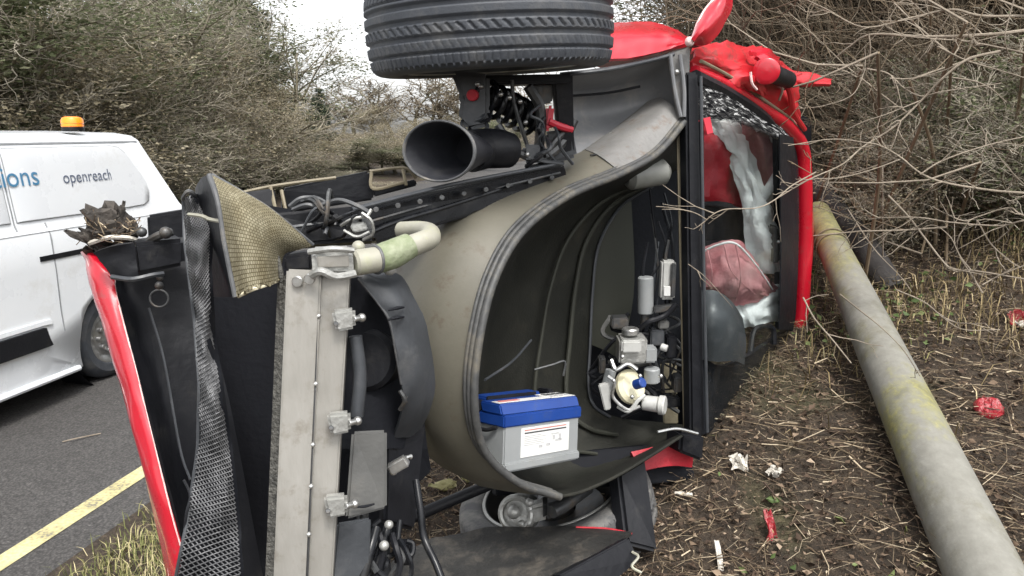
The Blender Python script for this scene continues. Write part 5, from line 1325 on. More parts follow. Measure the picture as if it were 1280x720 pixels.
def grow(p, d, L, r, lev, cfg, out):
    n = max(3, int(L / cfg['seg'][lev]))
    st = L / n
    for i in range(n):
        d = (d + rvec() * cfg['wob'][lev] + Vector((0, 0, cfg['up'][lev]))).normalized()
        q = p + d * st
        r0 = r * (1 - cfg['tap'] * i / n); r1 = r * (1 - cfg['tap'] * (i + 1) / n)
        out[lev].append((tuple(p), tuple(q), max(r0, cfg['rmin']), max(r1, cfg['rmin'])))
        if lev < cfg['lev'] and (i + 1) / n > cfg['start'][lev]:
            k = cfg['kids'][lev]
            for _ in range(int(k) + (rng.random() < k % 1)):
                a = d.orthogonal().normalized()
                a.rotate(Matrix.Rotation(rng.random() * 6.283, 3, d))
                cd = (d * math.cos(cfg['ang'][lev]) + a * math.sin(cfg['ang'][lev]) * rng.uniform(0.7, 1.3)).normalized()
                grow(q, cd, L * cfg['len'][lev] * rng.uniform(0.6, 1.25) * (1 - 0.45 * i / n), r1 * cfg['rk'], lev + 1, cfg, out)
        p = q

BARE = dict(lev=3, seg=[0.6, 0.5, 0.4, 0.3], wob=[0.07, 0.14, 0.2, 0.25], up=[0.04, 0.06, 0.04, 0.02], tap=0.75, rmin=0.0075, start=[0.22, 0.15, 0.1, 0], kids=[1.7, 1.5, 1.2, 0], ang=[0.85, 0.75, 0.7, 0], len=[0.48, 0.5, 0.5, 0.4], rk=0.55)
SHRUB = dict(lev=2, seg=[0.22, 0.16, 0.12], wob=[0.12, 0.2, 0.26], up=[0.03, 0.0, -0.02], tap=0.7, rmin=0.0028, start=[0.12, 0.1, 0], kids=[1.5, 1.2, 0], ang=[0.7, 0.8, 0], len=[0.42, 0.5, 0.4], rk=0.55)

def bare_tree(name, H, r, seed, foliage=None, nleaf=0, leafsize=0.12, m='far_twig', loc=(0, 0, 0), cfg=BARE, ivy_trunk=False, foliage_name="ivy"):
    rng.seed(seed); rs = np.random.RandomState(seed)
    out = {i: [] for i in range(5)}
    grow(Vector((0, 0, -0.3)), Vector((rng.uniform(-.08, .08), rng.uniform(-.08, .08), 1)).normalized(), H, r, 0, cfg, out)
    root = empty(name, (0, 0, 0))
    v, q = seg_mesh(out[0] + out[1]); fast_mesh("trunk", v, q, MT['bark'], root)
    v, q = seg_mesh(out[2] + out[3]); fast_mesh("crown", v, q, MT[m], root)
    if nleaf:
        sg = out[1] + out[2] if not ivy_trunk else out[0] + out[1]
        a = np.array([s[0] for s in sg]); b = np.array([s[1] for s in sg])
        L = np.linalg.norm(b - a, axis=1)
        # clumps: pick a share of the segments and pile leaves round them
        keep = rs.choice(len(sg), max(4, int(len(sg) * 0.55)), replace=False)
        pk = L[keep] / L[keep].sum()
        i = keep[rs.choice(len(keep), nleaf, p=pk)]
        t = rs.rand(nleaf, 1)
        c = a[i] * (1 - t) + b[i] * t + rs.normal(size=(nleaf, 3)) * (0.3 if not ivy_trunk else 0.28)
        vs, tr = leaf_mesh(c, leafsize * (0.5 + rs.rand(nleaf)), rs)
        fast_mesh(foliage_name, vs, tr, MT[foliage], root)
    return root

def conifer(name, H, seed):
    rng.seed(seed); rs = np.random.RandomState(seed)
    root = empty(name, (0, 0, 0))
    segs = [((0, 0, -0.3), (0, 0, H * 0.5), 0.22, 0.13), ((0, 0, H * 0.5), (0, 0, H), 0.13, 0.02)]
    c = []
    z = 0.6
    while z < H - 0.2:
        f = 1 - z / H
        for _ in range(5):
            a = rng.random() * 6.283; L = (0.5 + 2.9 * f ** 0.8) * rng.uniform(0.65, 1.15)
            d = Vector((math.cos(a), math.sin(a), rng.uniform(-0.25, 0.15)))
            e = Vector((0, 0, z)) + d * L + Vector((0, 0, -0.12 * L))
            segs.append(((0, 0, z), tuple(e), 0.03, 0.008))
            k = int(L * 34)
            t = rs.rand(k, 1) ** 0.7
            pt = np.array([0, 0, z]) * (1 - t) + np.array(e) * t
            side = np.cross(np.array(d), (0, 0, 1.0)); side /= np.linalg.norm(side) + 1e-6
            c.append(pt + side * (rs.normal(size=(k, 1)) * 0.3 * (0.25 + t)) + np.array([0, 0, -1.0]) * np.abs(rs.normal(size=(k, 1))) * 0.16)
        z += 0.26 + 0.1 * rng.random()
    v, q = seg_mesh(segs); fast_mesh("trunk", v, q, MT['bark'], root)
    c = np.vstack(c)
    vs, tr = leaf_mesh(c, 0.17 * (0.5 + rs.rand(len(c))), rs, asp=0.28)
    fast_mesh("crown", vs, tr, MT['needles'], root)
    return root

def place(proto, used, loc, rot, sc):
    o = proto if proto.name not in used else copy_tree(proto)
    used.add(proto.name)
    o.location = loc; o.rotation_euler = (0, 0, rot); o.scale = (sc[0], sc[0], sc[1])
    return o

used = set()
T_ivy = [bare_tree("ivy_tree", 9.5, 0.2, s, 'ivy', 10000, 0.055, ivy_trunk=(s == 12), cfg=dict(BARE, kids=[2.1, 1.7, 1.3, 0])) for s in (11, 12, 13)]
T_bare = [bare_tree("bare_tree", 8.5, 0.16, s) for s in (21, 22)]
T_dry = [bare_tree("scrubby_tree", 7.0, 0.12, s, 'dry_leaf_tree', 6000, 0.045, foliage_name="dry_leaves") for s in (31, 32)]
T_far = [bare_tree("distant_tree", 9.0, 0.2, s, m='twig_grey', cfg=dict(BARE, rmin=0.03, kids=[1.6, 1.3, 1.0, 0])) for s in (71, 72, 73)]
T_bush = [bare_tree("roadside_bush", 3.2, 0.05, s, 'ivy' if s == 81 else 'dry_leaf_tree', 5000, 0.03, cfg=dict(BARE, start=[0.03, 0.1, 0.1, 0], kids=[3.2, 1.8, 1.2, 0], seg=[0.25, 0.2, 0.16, 0.14], len=[0.62, 0.5, 0.5, 0.4], ang=[0.95, 0.75, 0.7, 0], rmin=0.005), foliage_name='leaves') for s in (81, 82)]
T_con = [conifer("conifer", 12.0, 41)]
def far_z(q): return 0.35 + 0.16 * min(6, max(0, -q - 9)) if q < -6.6 else 0.0
rng.seed(99)
def road_row(protos, n, q0, q1, t0, t1, h0, h1, label, cat, grp, w=1.0, seed=1):
    rr = random.Random(seed)
    for i in range(n):
        t = t0 + (t1 - t0) * (i + rr.uniform(-0.3, 0.3) + 0.5) / n
        q = rr.uniform(q0, q1)
        p = road_pt(q, t)
        z = far_z(q) if q < 0 else float(gz(p.x, p.y))
        o = place(protos[i % len(protos)], used, (p.x, p.y, z - 0.1), rr.random() * 6.283, (w * rr.uniform(0.85, 1.15), rr.uniform(h0, h1)))
        tag(o, label, cat, grp)
G1 = "trees on the bank across the road"
def where(px, Y=None, near=None):
    for lim, w in ((-5, "at the left edge"), (40, "above the blue van lettering"), (85, "just left of the amber beacon"), (125, "just right of the amber beacon"), (165, "above the rear corner of the white van"), (205, "right of the white van's tail"), (250, "above the shredded foam"), (300, "above the woven composite flap"), (345, "at the edge of the white sky"), (385, "above the loose cables"), (425, "left of the bare crown"), (470, "left of the intake duct"), (520, "above the intake duct"), (570, "behind the intake hose"), (640, "behind the coil spring"), (760, "behind the upper wheel")):
        if px < lim: return w
    return "far behind the wreck"
def where_r(px, Y):
    for lim, w in ((880, "over the torn red flap"), (940, "over the red mirror"), (1000, "behind the crumpled scuttle"), (1060, "above the lamp post tip"), (1110, "above the dark log"), (1160, "left of the ivy-clad trunk"), (1210, "around the ivy-clad trunk"), (1260, "right of the ivy-clad trunk"), (1320, "at the right edge")):
        if px < lim: break
    else: w = "past the right edge"
    return ("front of thicket, " if Y < 6.3 else "mid thicket, " if Y < 8.4 else "deep in thicket, ") + w
def height(o):
    return max((Vector(c.location) + Vector(k)).z for c in o.children for k in c.bound_box)
def tree_at(px, Y, row, pr, wid, label, cat, grp, rr, px_free=True):
    """a tree at bearing px, Y ahead, tall enough to reach picture row `row`"""
    p = P(px, 200, Y)
    q, t = qt(p.x, p.y)
    z0 = far_z(q) if q < 0 else float(gz(p.x, p.y))
    top = P(px, row, Y).z
    k = (top - z0) / height(pr)
    o = place(pr, used, (p.x, p.y, z0 - 0.1), rr.random() * 6.283, (wid * rr.uniform(0.85, 1.15), k))
    return tag(o, label if px_free else label + ", " + where(px), cat, grp)
rr = random.Random(23)
SKY = ([-200, 260, 320, 345, 380, 405, 430, 560, 640], [-120, -70, -30, 25, 85, 105, 92, 82, 80])
def skyline(px): return float(np.interp(px, *SKY))
def fence_of(n, px0, px1, y0, y1, protos, wid, drop, label, cat, grp, seed):
    rr = random.Random(seed)
    for i in range(n):
        px = px0 + (px1 - px0) * (i + 0.5 + rr.uniform(-0.35, 0.35)) / n
        Y = y0 + (y1 - y0) * np.clip((px + 50) / 420, 0, 1) + rr.uniform(-1.2, 1.2)
        p = P(px, 200, Y); q, t = qt(p.x, p.y)
        while q > -7.4 and Y < 95:
            Y += 1.0; p = P(px, 200, Y); q, t = qt(p.x, p.y)
        tree_at(px, Y, skyline(px) + drop * rr.uniform(0.6, 1.3), protos[i % len(protos)], wid, label, cat, grp, rr, False)
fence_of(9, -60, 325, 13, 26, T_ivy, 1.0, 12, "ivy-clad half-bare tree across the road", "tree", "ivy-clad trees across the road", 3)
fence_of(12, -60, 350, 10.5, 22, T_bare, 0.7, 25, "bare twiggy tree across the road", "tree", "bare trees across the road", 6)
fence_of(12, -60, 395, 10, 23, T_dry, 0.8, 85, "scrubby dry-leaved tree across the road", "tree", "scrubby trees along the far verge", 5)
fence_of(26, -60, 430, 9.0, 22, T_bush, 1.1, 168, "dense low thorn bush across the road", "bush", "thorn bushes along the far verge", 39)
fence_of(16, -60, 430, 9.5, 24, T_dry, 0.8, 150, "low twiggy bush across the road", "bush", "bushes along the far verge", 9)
fence_of(11, 396, 640, 62, 74, T_far, 1.25, 5, "distant spreading bare tree", "tree", "distant bare trees down the road", 11)
fence_of(12, 330, 480, 24, 40, T_dry, 0.7, 75, "twiggy bush far behind the van", "bush", "bushes along the far verge", 19)
fence_of(16, 395, 640, 24, 30, T_dry + T_ivy[:2], 0.55, 78, "green-brown bush beside the far bend of the road", "bush", "bushes along the far verge", 29)
fence_of(22, 360, 740, 50, 70, T_dry, 0.8, 62, "distant low brown hedge tree", "tree", "distant hedge trees down the road", 12)
cn = P(305, 200, 27)
tree_at(305, 27, -40, T_con[0], 0.75, "tall dark conifer standing above the bare trees at the edge of the white sky", "tree", "conifers across the road", rr)
tree_at(128, 15, 95, T_con[0], 0.3, "small dark conifer among the bare trees just behind the van roof beacon", "tree", "conifers across the road", rr)
tree_at(402, 36, 105, T_con[0], 0.3, "small dark conifer among the bare trees far along the road", "tree", "conifers across the road", rr)

# ---- thicket on the near bank, right of the wreck
def shrub(seed, stems, H, spread, m, cfg=SHRUB):
    rng.seed(seed)
    out = {i: [] for i in range(4)}
    root = empty("bare_shrub", (0, 0, 0))
    for k in range(stems):
        a = rng.random() * 6.283
        b = Vector((math.cos(a), math.sin(a), 0)) * rng.random() * spread
        d = Vector((math.cos(a) * rng.uniform(0, 0.5), math.sin(a) * rng.uniform(0, 0.5), 1)).normalized()
        grow(b + Vector((0, 0, -0.1)), d, H * rng.uniform(0.6, 1.15), rng.uniform(0.008, 0.017), 0, cfg, out)
    v, q = seg_mesh(out[0]); tag(fast_mesh("stems", v, q, MT['twig_grey'], root), kind='stuff')
    v, q = seg_mesh(out[1] + out[2]); tag(fast_mesh("twigs", v, q, MT[m], root), kind='stuff')
    return root
S_pro = [shrub(51, 13, 2.6, 0.5, 'twig'), shrub(52, 12, 3.0, 0.4, 'twig_grey'), shrub(53, 14, 2.2, 0.6, 'twig'), shrub(54, 9, 3.4, 0.35, 'twig_grey')]
rr = random.Random(5)
spots = []
for i in range(74):
    Y = rr.uniform(4.9, 10.5)
    px = rr.uniform(872, 1310)
    x = (px - 640) / FPX * Y
    q, t = qt(x, Y)
    if q < 2.4: continue
    if Y < 6 and px < 1010: continue
    spots.append((x, Y, px))
for i, (x, Y, px) in enumerate(spots):
    o = place(S_pro[i % 4], used, (x, Y, float(gz(x, Y)) - 0.05), rr.random() * 6.283, (rr.uniform(0.8, 1.15), rr.uniform(0.75, 1.25)))
    tag(o, ("tangled leafless shrub ", "tall grey leafless shrub ", "bushy leafless shrub ", "thin grey leafless shrub ")[i % 4] + where_r(px, Y), "shrub", "leafless shrubs of the thicket")
# low brambly shrubs over the bank floor
for i in range(26):
    Y = rr.uniform(4.7, 6.2); px = rr.uniform(1100, 1330)
    x = (px - 640) / FPX * Y
    o = place(S_pro[(i * 3 + 2) % 4], used, (x, Y, float(gz(x, Y)) - 0.05), rr.random() * 6.283, (rr.uniform(0.5, 0.8), rr.uniform(0.16, 0.34)))
    tag(o, "low tangle of dry bramble stems " + where_r(px, Y).split(", ")[1] + (" low down" if Y < 5.1 else " by the thicket" if Y > 5.3 else " halfway up the bank"), "shrub", "low brambles on the bank")
for i in range(24):
    Y = rr.uniform(3.9, 5.6); px = rr.uniform(1135, 1320)
    x = (px - 640) / FPX * Y
    k = rr.uniform(0.14, 0.3)
    pr = (T_bush + [S_pro[0], S_pro[2]])[i % 4]
    o = place(pr, used, (x, Y, float(gz(x, Y)) - 0.03), rr.random() * 6.283, (k * 1.5, k) if i % 4 < 2 else (k * 2.2, k))
    tag(o, ("low leafy scrub " if i % 4 == 0 else "low dry brush " if i % 4 == 1 else "low bramble clump ") + where_r(px, Y).split(", ")[1] + (", low on the bank" if Y < 4.7 else ", up the bank"), "shrub", "low scrub on the bank")
# ivy-clad trunks in it
T_clad = bare_tree("ivy_clad_tree", 6.5, 0.15, 61, 'weeds', 5200, 0.05, m='twig', ivy_trunk=True, cfg=dict(BARE, kids=[0.9, 1.1, 0.9, 0]))
for px, Y, s_, lab in ((1178, 6.6, 1.0, "ivy-clad tree trunk with yellowish green leaves in the thicket at the right"), (1262, 5.6, 0.8, "slim leaning tree with ivy on it at the right edge of the thicket"), (1080, 8.8, 1.1, "ivy-clad tree deep in the thicket above the lamp post")):
    x = (px - 640) / FPX * Y
    o = place(T_clad, used, (x, Y, float(gz(x, Y)) - 0.1), Y, (s_, s_)); tag(o, lab, "tree", "ivy-clad trees in the thicket")
rr2 = random.Random(31)
for px, Y in ((950, 9.0), (975, 7.6), (1035, 9.5), (1105, 7.9), (1150, 9.2), (1228, 7.4), (1300, 8.6)):
    x = (px - 640) / FPX * Y
    o = place(T_bare[px % 2], used, (x, Y, float(gz(x, Y)) - 0.1), rr2.random() * 6, (0.8, 0.8)); tag(o, "dark bare trunk standing " + where_r(px, Y), "tree", "bare trunks in the thicket")
for px, Y in ((915, 8.5), (950, 9.4), (1010, 8.2), (1070, 7.2), (1130, 7.0), (1195, 8.0), (1250, 7.2), (1320, 7.0)):
    x = (px - 640) / FPX * Y
    o = place(T_ivy[px % 3], used, (x, Y, float(gz(x, Y)) - 0.3), rr2.random() * 6, (0.5, rr2.uniform(0.16, 0.3))); tag(o, "low green ivy-covered bush " + where_r(px, Y), "bush", "ivy-covered bushes in the thicket")
for px, Y, k_ in ((1045, 12.5, 0.55), (1120, 11.5, 0.6), (1190, 12.0, 0.65), (1265, 11.0, 0.7)):
    x = (px - 640) / FPX * Y
    o = place(T_con[0], used, (x, Y, float(gz(x, Y)) - 0.2), px * 0.7, (0.8, k_)); tag(o, "dark conifer looming " + where_r(px, Y), "tree", "conifers behind the thicket")
# taller trees behind the thicket
for i in range(16):
    px = 905 + i * 29; Y = rr.uniform(11, 17)
    x = (px - 640) / FPX * Y
    pr = (T_ivy + T_dry + T_bare)[(0, 3, 5, 1, 4, 6, 2)[i % 7]]
    o = place(pr, used, (x, Y, float(gz(x, Y)) - 0.1), rr.random() * 6.283, (0.9, rr.uniform(0.7, 1.0)))
    tag(o, "tree rising behind the thicket, " + where_r(px, 9).split(", ")[1], "tree", "trees behind the thicket")

# ---- pale branches reaching across the right foreground: three bare saplings
TW = dict(lev=1, seg=[0.05, 0.04], wob=[0.2, 0.25], up=[0.02, 0.02], tap=0.6, rmin=0.001, start=[0.3, 0], kids=[0.6, 0], ang=[0.7, 0], len=[0.5, 0], rk=0.7)
def branchset(name, label, base, branches, m='twig_pale', base0=None):
    tw = {0: [], 1: []}
    root = empty(name, base)
    tag(root, label, "branch", "pale bare branches reaching over the bank")
    if base0[0] >= 1290:
        sx, sy = P(1430, 300, base0[2]).xy
        sz = float(gz(sx, sy))
        MB().tube([(sx, sy, sz - 0.1), (sx + 0.04, sy, sz + 0.5), (sx - 0.03, sy + 0.03, sz + 1.1), (sx + 0.05, sy, 2.6)], [0.026, 0.022, 0.018, 0.01], 10).build("stem", MT[m], root)
    for pts, r0, r1 in branches:
        if base0[0] >= 1290 and pts[0][0] >= 1285:
            pts = [(1430, pts[0][1] + 25, base0[2])] + list(pts)
            r0 = r0 * 1.2
        b_ = MB().tube(PL(pts), np.linspace(r0 * 0.62, r1 * 0.62, 8), 7, max(8, len(pts) * 6))
        b_.build("branch", MT[m], root)
        c_ = cr(PL(pts), 60)
        ln = np.linalg.norm(np.diff(c_, axis=0), axis=1).sum()
        for _ in range(int(ln * 7)):
            k_ = rng.randrange(6, 58)
            tg_ = Vector(c_[k_ + 1] - c_[k_ - 1]).normalized()
            sd_ = tg_.orthogonal().normalized(); sd_.rotate(Matrix.Rotation(rng.random() * 6.283, 3, tg_))
            grow(Vector(c_[k_]), (tg_ * 0.75 + sd_ * 0.7).normalized(), rng.uniform(0.04, 0.22), 0.0022 + 0.25 * r1, 0, TW, tw)
    if tw[0]:
        v, q = seg_mesh(tw[0] + tw[1]); tag(fast_mesh("side_twigs", v, q, MT[m], root, origin=tuple(P(*base0))), kind='stuff')
    return root
sap = [
 ("pale bare sapling branches sweeping in from the top right edge", (1330, 60, 3.2), [
  ([(1330, 36, 3.2), (1240, 43, 3.2), (1160, 46, 3.3), (1090, 43, 3.4), (1062, 58, 3.45), (1045, 72, 3.5)], .012, .004),
  ([(1330, 22, 3.3), (1230, 20, 3.3), (1190, 12, 3.3), (1140, 22, 3.4), (1080, 34, 3.4), (1030, 10, 3.4), (990, -8, 3.4)], .009, .003),
  ([(1300, 70, 3.1), (1262, 62, 3.15), (1210, 52, 3.2), (1160, 48, 3.2), (1120, 44, 3.25)], .006, .003),
  ([(1270, -10, 3.1), (1262, 20, 3.1), (1256, 48, 3.1), (1262, 70, 3.15), (1275, 90, 3.2)], .005, .003),
  ([(1086, 42, 3.4), (1088, 60, 3.4), (1086, 78, 3.42), (1082, 86, 3.45), (1060, 92, 3.5), (1010, 96, 3.5)], .005, .003),
  ([(1082, 86, 3.44), (1066, 118, 3.4), (1030, 132, 3.38), (996, 136, 3.35)], .004, .002),
  ([(1160, 20, 3.4), (1130, 0, 3.4), (1105, 32, 3.42), (1070, 70, 3.45)], .004, .002),
 ]),
 ("forked pale bare branch leaning down across the middle of the thicket", (1300, 50, 2.9), [
  ([(1250, 64, 2.9), (1210, 74, 2.9), (1178, 98, 2.92), (1155, 122, 2.95), (1118, 158, 2.95), (1078, 184, 2.95), (1052, 206, 2.9), (1010, 225, 2.88), (968, 250, 2.85)], .008, .0035),
  ([(1150, 126, 2.95), (1110, 142, 2.95), (1080, 152, 2.98), (1058, 162, 3.0)], .004, .002),
  ([(1172, 58, 3.0), (1195, 70, 3.0), (1215, 78, 3.0), (1250, 88, 3.0), (1290, 100, 3.0)], .006, .003),
  ([(1084, 86, 3.2), (1110, 92, 3.15), (1130, 110, 3.1), (1152, 120, 3.05), (1180, 114, 3.0), (1252, 104, 3.0)], .005, .003),
  ([(1190, 97, 3.0), (1220, 102, 3.0), (1240, 112, 3.0), (1258, 128, 3.0)], .0055, .003),
  ([(1112, 98, 3.1), (1140, 98, 3.1), (1180, 88, 3.05), (1215, 70, 3.0)], .004, .0025),
  ([(1058, 190, 2.9), (1062, 198, 2.9), (1066, 204, 2.9)], .003, .0015),
 ]),
 ("long thin pale branches arching low over the bank above the lamp post", (1330, 250, 2.8), [
  ([(1320, 246, 2.7), (1240, 238, 2.75), (1180, 228, 2.8), (1150, 216, 2.82), (1125, 196, 2.85), (1100, 182, 2.9), (1080, 178, 2.9), (1040, 174, 2.9), (985, 182, 2.85)], .0065, .0025),
  ([(1128, 198, 2.85), (1090, 212, 2.85), (1050, 222, 2.82), (1010, 225, 2.8), (985, 240, 2.8)], .0035, .002),
  ([(1150, 218, 2.8), (1180, 200, 2.8), (1240, 180, 2.8), (1310, 165, 2.8)], .005, .003),
  ([(1226, 158, 2.9), (1240, 184, 2.9), (1262, 212, 2.9), (1290, 240, 2.9)], .004, .0025),
  ([(1300, 276, 2.7), (1250, 282, 2.75), (1190, 278, 2.8), (1150, 272, 2.85), (1110, 272, 2.9), (1085, 274, 2.95)], .005, .0025),
  ([(1290, 272, 2.7), (1262, 260, 2.75), (1225, 270, 2.8), (1205, 276, 2.8), (1180, 266, 2.85), (1165, 258, 2.9)], .005, .0025),
  ([(1110, 244, 2.9), (1135, 270, 2.88), (1158, 300, 2.85), (1180, 328, 2.8), (1196, 340, 2.78), (1215, 338, 2.75), (1300, 352, 2.7)], .006, .004),
  ([(1216, 340, 2.75), (1200, 320, 2.78), (1186, 294, 2.8), (1160, 282, 2.85), (1120, 312, 2.9)], .004, .002),
  ([(1228, 366, 2.72), (1215, 345, 2.74), (1200, 322, 2.76)], .0055, .003),
  ([(1228, 356, 2.72), (1250, 344, 2.72), (1290, 328, 2.7)], .004, .003),
  ([(1222, 276, 2.8), (1238, 304, 2.78), (1262, 326, 2.76), (1275, 334, 2.75)], .005, .003),
 ]),
 ("long dark bent twig hanging over the shaft of the lamp post", (1150, 420, 2.5), [
  ([(1050, 368, 2.62), (1075, 388, 2.5), (1100, 408, 2.44), (1128, 436, 2.4), (1150, 470, 2.4)], .0045, .002),
  ([(1120, 362, 2.7), (1156, 378, 2.66), (1180, 398, 2.62), (1205, 412, 2.6), (1250, 412, 2.58)], .004, .002),
  ([(1060, 262, 3.2), (1092, 310, 3.0), (1125, 345, 2.9), (1140, 365, 2.85)], .004, .002),
 ]),
 ("pale snapped twig leaning against the red windscreen pillar", (1030, 430, 2.9), [
  ([(1004, 372, 3.0), (1018, 398, 2.9), (1040, 424, 2.8), (1064, 454, 2.72)], .0055, .004),
  ([(1006, 376, 3.0), (1020, 370, 3.0), (1036, 368, 3.0)], .003, .002),
 ]),
 ("thin bare twig trailing across the broken windscreen", (940, 260, 2.5), [
  ([(1020, 215, 2.7), (990, 232, 2.62), (968, 250, 2.56), (945, 260, 2.5), (905, 262, 2.46), (884, 274, 2.45), (874, 288, 2.46)], .004, .0025),
  ([(884, 275, 2.45), (868, 266, 2.45), (842, 260, 2.45), (820, 258, 2.45)], .003, .002),
  ([(860, 330, 2.45), (880, 345, 2.44), (905, 372, 2.5), (916, 385, 2.55)], .0025, .0015),
 ]),
]
for lab, b0, br in sap:
    branchset("bare_branch", lab, P(*b0), br, base0=b0)
# finer random twigs of the same saplings
rng.seed(301)
rs_ = random.Random(44)
for k in range(16):
    px, py, Y = rs_.uniform(1060, 1300), rs_.uniform(-10, 330), rs_.uniform(3.0, 4.2)
    root = empty("bare_branch", P(px, py, Y))
    tag(root, "slender bare branch hanging %s, %s" % ("high up" if py < 90 else "at mid height" if py < 200 else "low down", where_r(px, 5).split(", ")[1]), "branch", "slender bare branches in front of the thicket")
    out = {i: [] for i in range(4)}
    p0_ = P(px, py, Y); gx_, gy_ = p0_.x + rs_.uniform(0.1, 0.5), p0_.y + rs_.uniform(0.4, 1.0)
    g0_ = Vector((gx_, gy_, float(gz(gx_, gy_)) - 0.05))
    MB().tube([g0_, g0_.lerp(p0_, 0.45) + Vector((0.06, 0.05, 0.12)), p0_], [0.01, 0.0085, 0.0065], 7, 14).build("stem", MT['twig'], root)
    d = Vector((rs_.uniform(-1, 0.3), rs_.uniform(-0.4, 0.3), rs_.uniform(-0.5, 0.5))).normalized()
    grow(P(px, py, Y), d, rs_.uniform(0.6, 1.3), 0.0065, 0, dict(SHRUB, up=[0, 0, 0], kids=[0.9, 0.8, 0], rmin=0.0018, wob=[0.16, 0.24, 0.3]), out)
    v, q = seg_mesh(out[0]); fast_mesh("branch", v, q, MT['twig_pale'], root, origin=tuple(P(px, py, Y)))
    v, q = seg_mesh(out[1] + out[2]); tag(fast_mesh("twigs", v, q, MT['twig'], root, origin=tuple(P(px, py, Y))), kind='stuff')

# ------------------------------------------------------------------ litter, grass, weeds
rs = np.random.RandomState(77)
def scatter(n, x0, x1, y0, y1, qmin, qmax, dens=None):
    x = rs.uniform(x0, x1, n * 3); y = y0 + (y1 - y0) * rs.rand(n * 3) ** 1.5
    q, t = qt(x, y)
    ok = (q > qmin) & (q < qmax)
    if dens is not None: ok &= dens(x, y, q) > rs.rand(n * 3)
    x, y = x[ok][:n], y[ok][:n]
    return np.stack([x, y, gz(x, y)], 1)
c = scatter(60000, -2.5, 7, 1.0, 9, 0.5, 9)
c[:, 2] += 0.008 + 0.02 * rs.rand(len(c))
vs, tr = leaf_mesh(c, 0.005 + 0.015 * rs.rand(len(c)) ** 2, rs, flat=0.7)
tag(fast_mesh("leaf_litter", vs, tr, MT['litter']), "brown dead leaves covering the bank under the wreck", "leaf litter", kind='stuff')
c = scatter(70000, -0.6, 4.5, 1.0, 4.6, 0.9, 6)
c[:, 2] += 0.004 + 0.016 * rs.rand(len(c))
vs, tr = leaf_mesh(c, 0.003 + 0.006 * rs.rand(len(c)), rs, flat=0.3, asp=0.35)
tag(fast_mesh("mulch", vs, tr, MT['litter']), "fine broken leaf mulch over the bank", "leaf mulch", kind='stuff')
c = scatter(34000, -1.6, 6, 1.0, 8, 0.9, 8)
a = rs.rand(len(c)) * 6.283; L = 0.02 + 0.12 * rs.rand(len(c)) ** 2
d = np.stack([np.cos(a), np.sin(a), rs.normal(size=len(c)) * 0.22], 1) * L[:, None]
c[:, 2] += 0.012 + 0.028 * rs.rand(len(c))
rad_ = 0.0009 + 0.0028 * rs.rand(len(c)) ** 2.2
segs = []
for i in range(len(c)):
    p_ = c[i] - d[i]; dd = d[i] * 0.5; ww = rs.normal(size=(4, 3)) * L[i] * 0.22
    for k in range(4):
        q_ = p_ + dd + ww[k] * (1, 1, 0.3)
        segs.append((p_, q_, rad_[i] * (1 - 0.15 * k), rad_[i] * (0.85 - 0.15 * k))); p_ = q_
vs, q = seg_mesh(segs)
tag(fast_mesh("fallen_twigs", vs, q, MT['litter_twig']), "fine dry twigs strewn over the leaf litter", "twigs", kind='stuff')
def blades(c, h, w, rs, name, m, lab, cat):
    n = len(c)
    a = rs.rand(n) * 6.283
    lean = np.stack([np.cos(a), np.sin(a), np.zeros(n)], 1)
    side = np.stack([-np.sin(a), np.cos(a), np.zeros(n)], 1) * w
    hh = h * (0.4 + 0.9 * rs.rand(n))[:, None]
    k = (0.2 + 1.0 * rs.rand(n))[:, None]
    p1 = c + np.array([0, 0, 1.0]) * hh * 0.55 + lean * hh * 0.3 * k
    p2 = c + np.array([0, 0, 1.0]) * hh * (0.95 - 0.35 * k) + lean * hh * 0.95 * k
    vs = np.stack([c - side, c + side, p1 - side * 0.8, p1 + side * 0.8, p2], 1).reshape(-1, 3)
    i = (np.arange(n) * 5)[:, None]
    tr = np.concatenate([i + np.array([[0, 1, 3]]), i + np.array([[0, 3, 2]]), i + np.array([[2, 3, 4]])])
    return tag(fast_mesh(name, vs, tr, m), lab, cat, kind='stuff')
edge = lambda x, y, q: np.clip(1.25 - np.abs(q - 0.85) / 0.75, 0, 1) * np.where(q < 0.42, 0.35, 1)
c = scatter(26000, -2.6, 1.5, 1.3, 9, 0.3, 1.9, edge)
blades(c, 0.085, 0.0022, rs, "grass", MT['grass'], "rough yellowing grass along the edge of the road", "grass")
patch_ = lambda x, y, q: np.clip(lump(x * 0.9 + 3, y * 0.9) * 1.2 - 0.25, 0, 1) * np.clip((y - 2.2) / 2.5, 0.03, 1)
c = scatter(9000, 0.5, 7, 1.6, 8, 2.6, 9, patch_)
blades(c, 0.07, 0.0022, rs, "grass_tufts", MT['grass'], "thin grass growing on the shaded bank", "grass")
c = scatter(18000, 0.6, 7, 1.6, 8, 2.6, 9, patch_)
c[:, 2] += 0.02 + 0.05 * rs.rand(len(c))
vs, tr = leaf_mesh(c, 0.008 + 0.014 * rs.rand(len(c)), rs, flat=0.5)
tag(fast_mesh("weeds", vs, tr, MT['weeds']), "small green weeds among the litter on the bank", "weeds", kind='stuff')

bank_ = lambda x, y, q: np.clip((q - 3.0) / 1.2, 0, 1) * np.clip((y - 2.4) / 1.2, 0, 1) * np.clip(0.55 + 0.5 * lump(x * 1.3, y * 1.3 + 2), 0.08, 1)
c = scatter(22000, 1.0, 6.5, 2.2, 7.5, 3.0, 8, bank_)
blades(c, 0.13, 0.0024, rs, "dry_grass", MT['dry_grass'], "golden brown dry grass matted over the bank behind the lamp post", "dry grass")
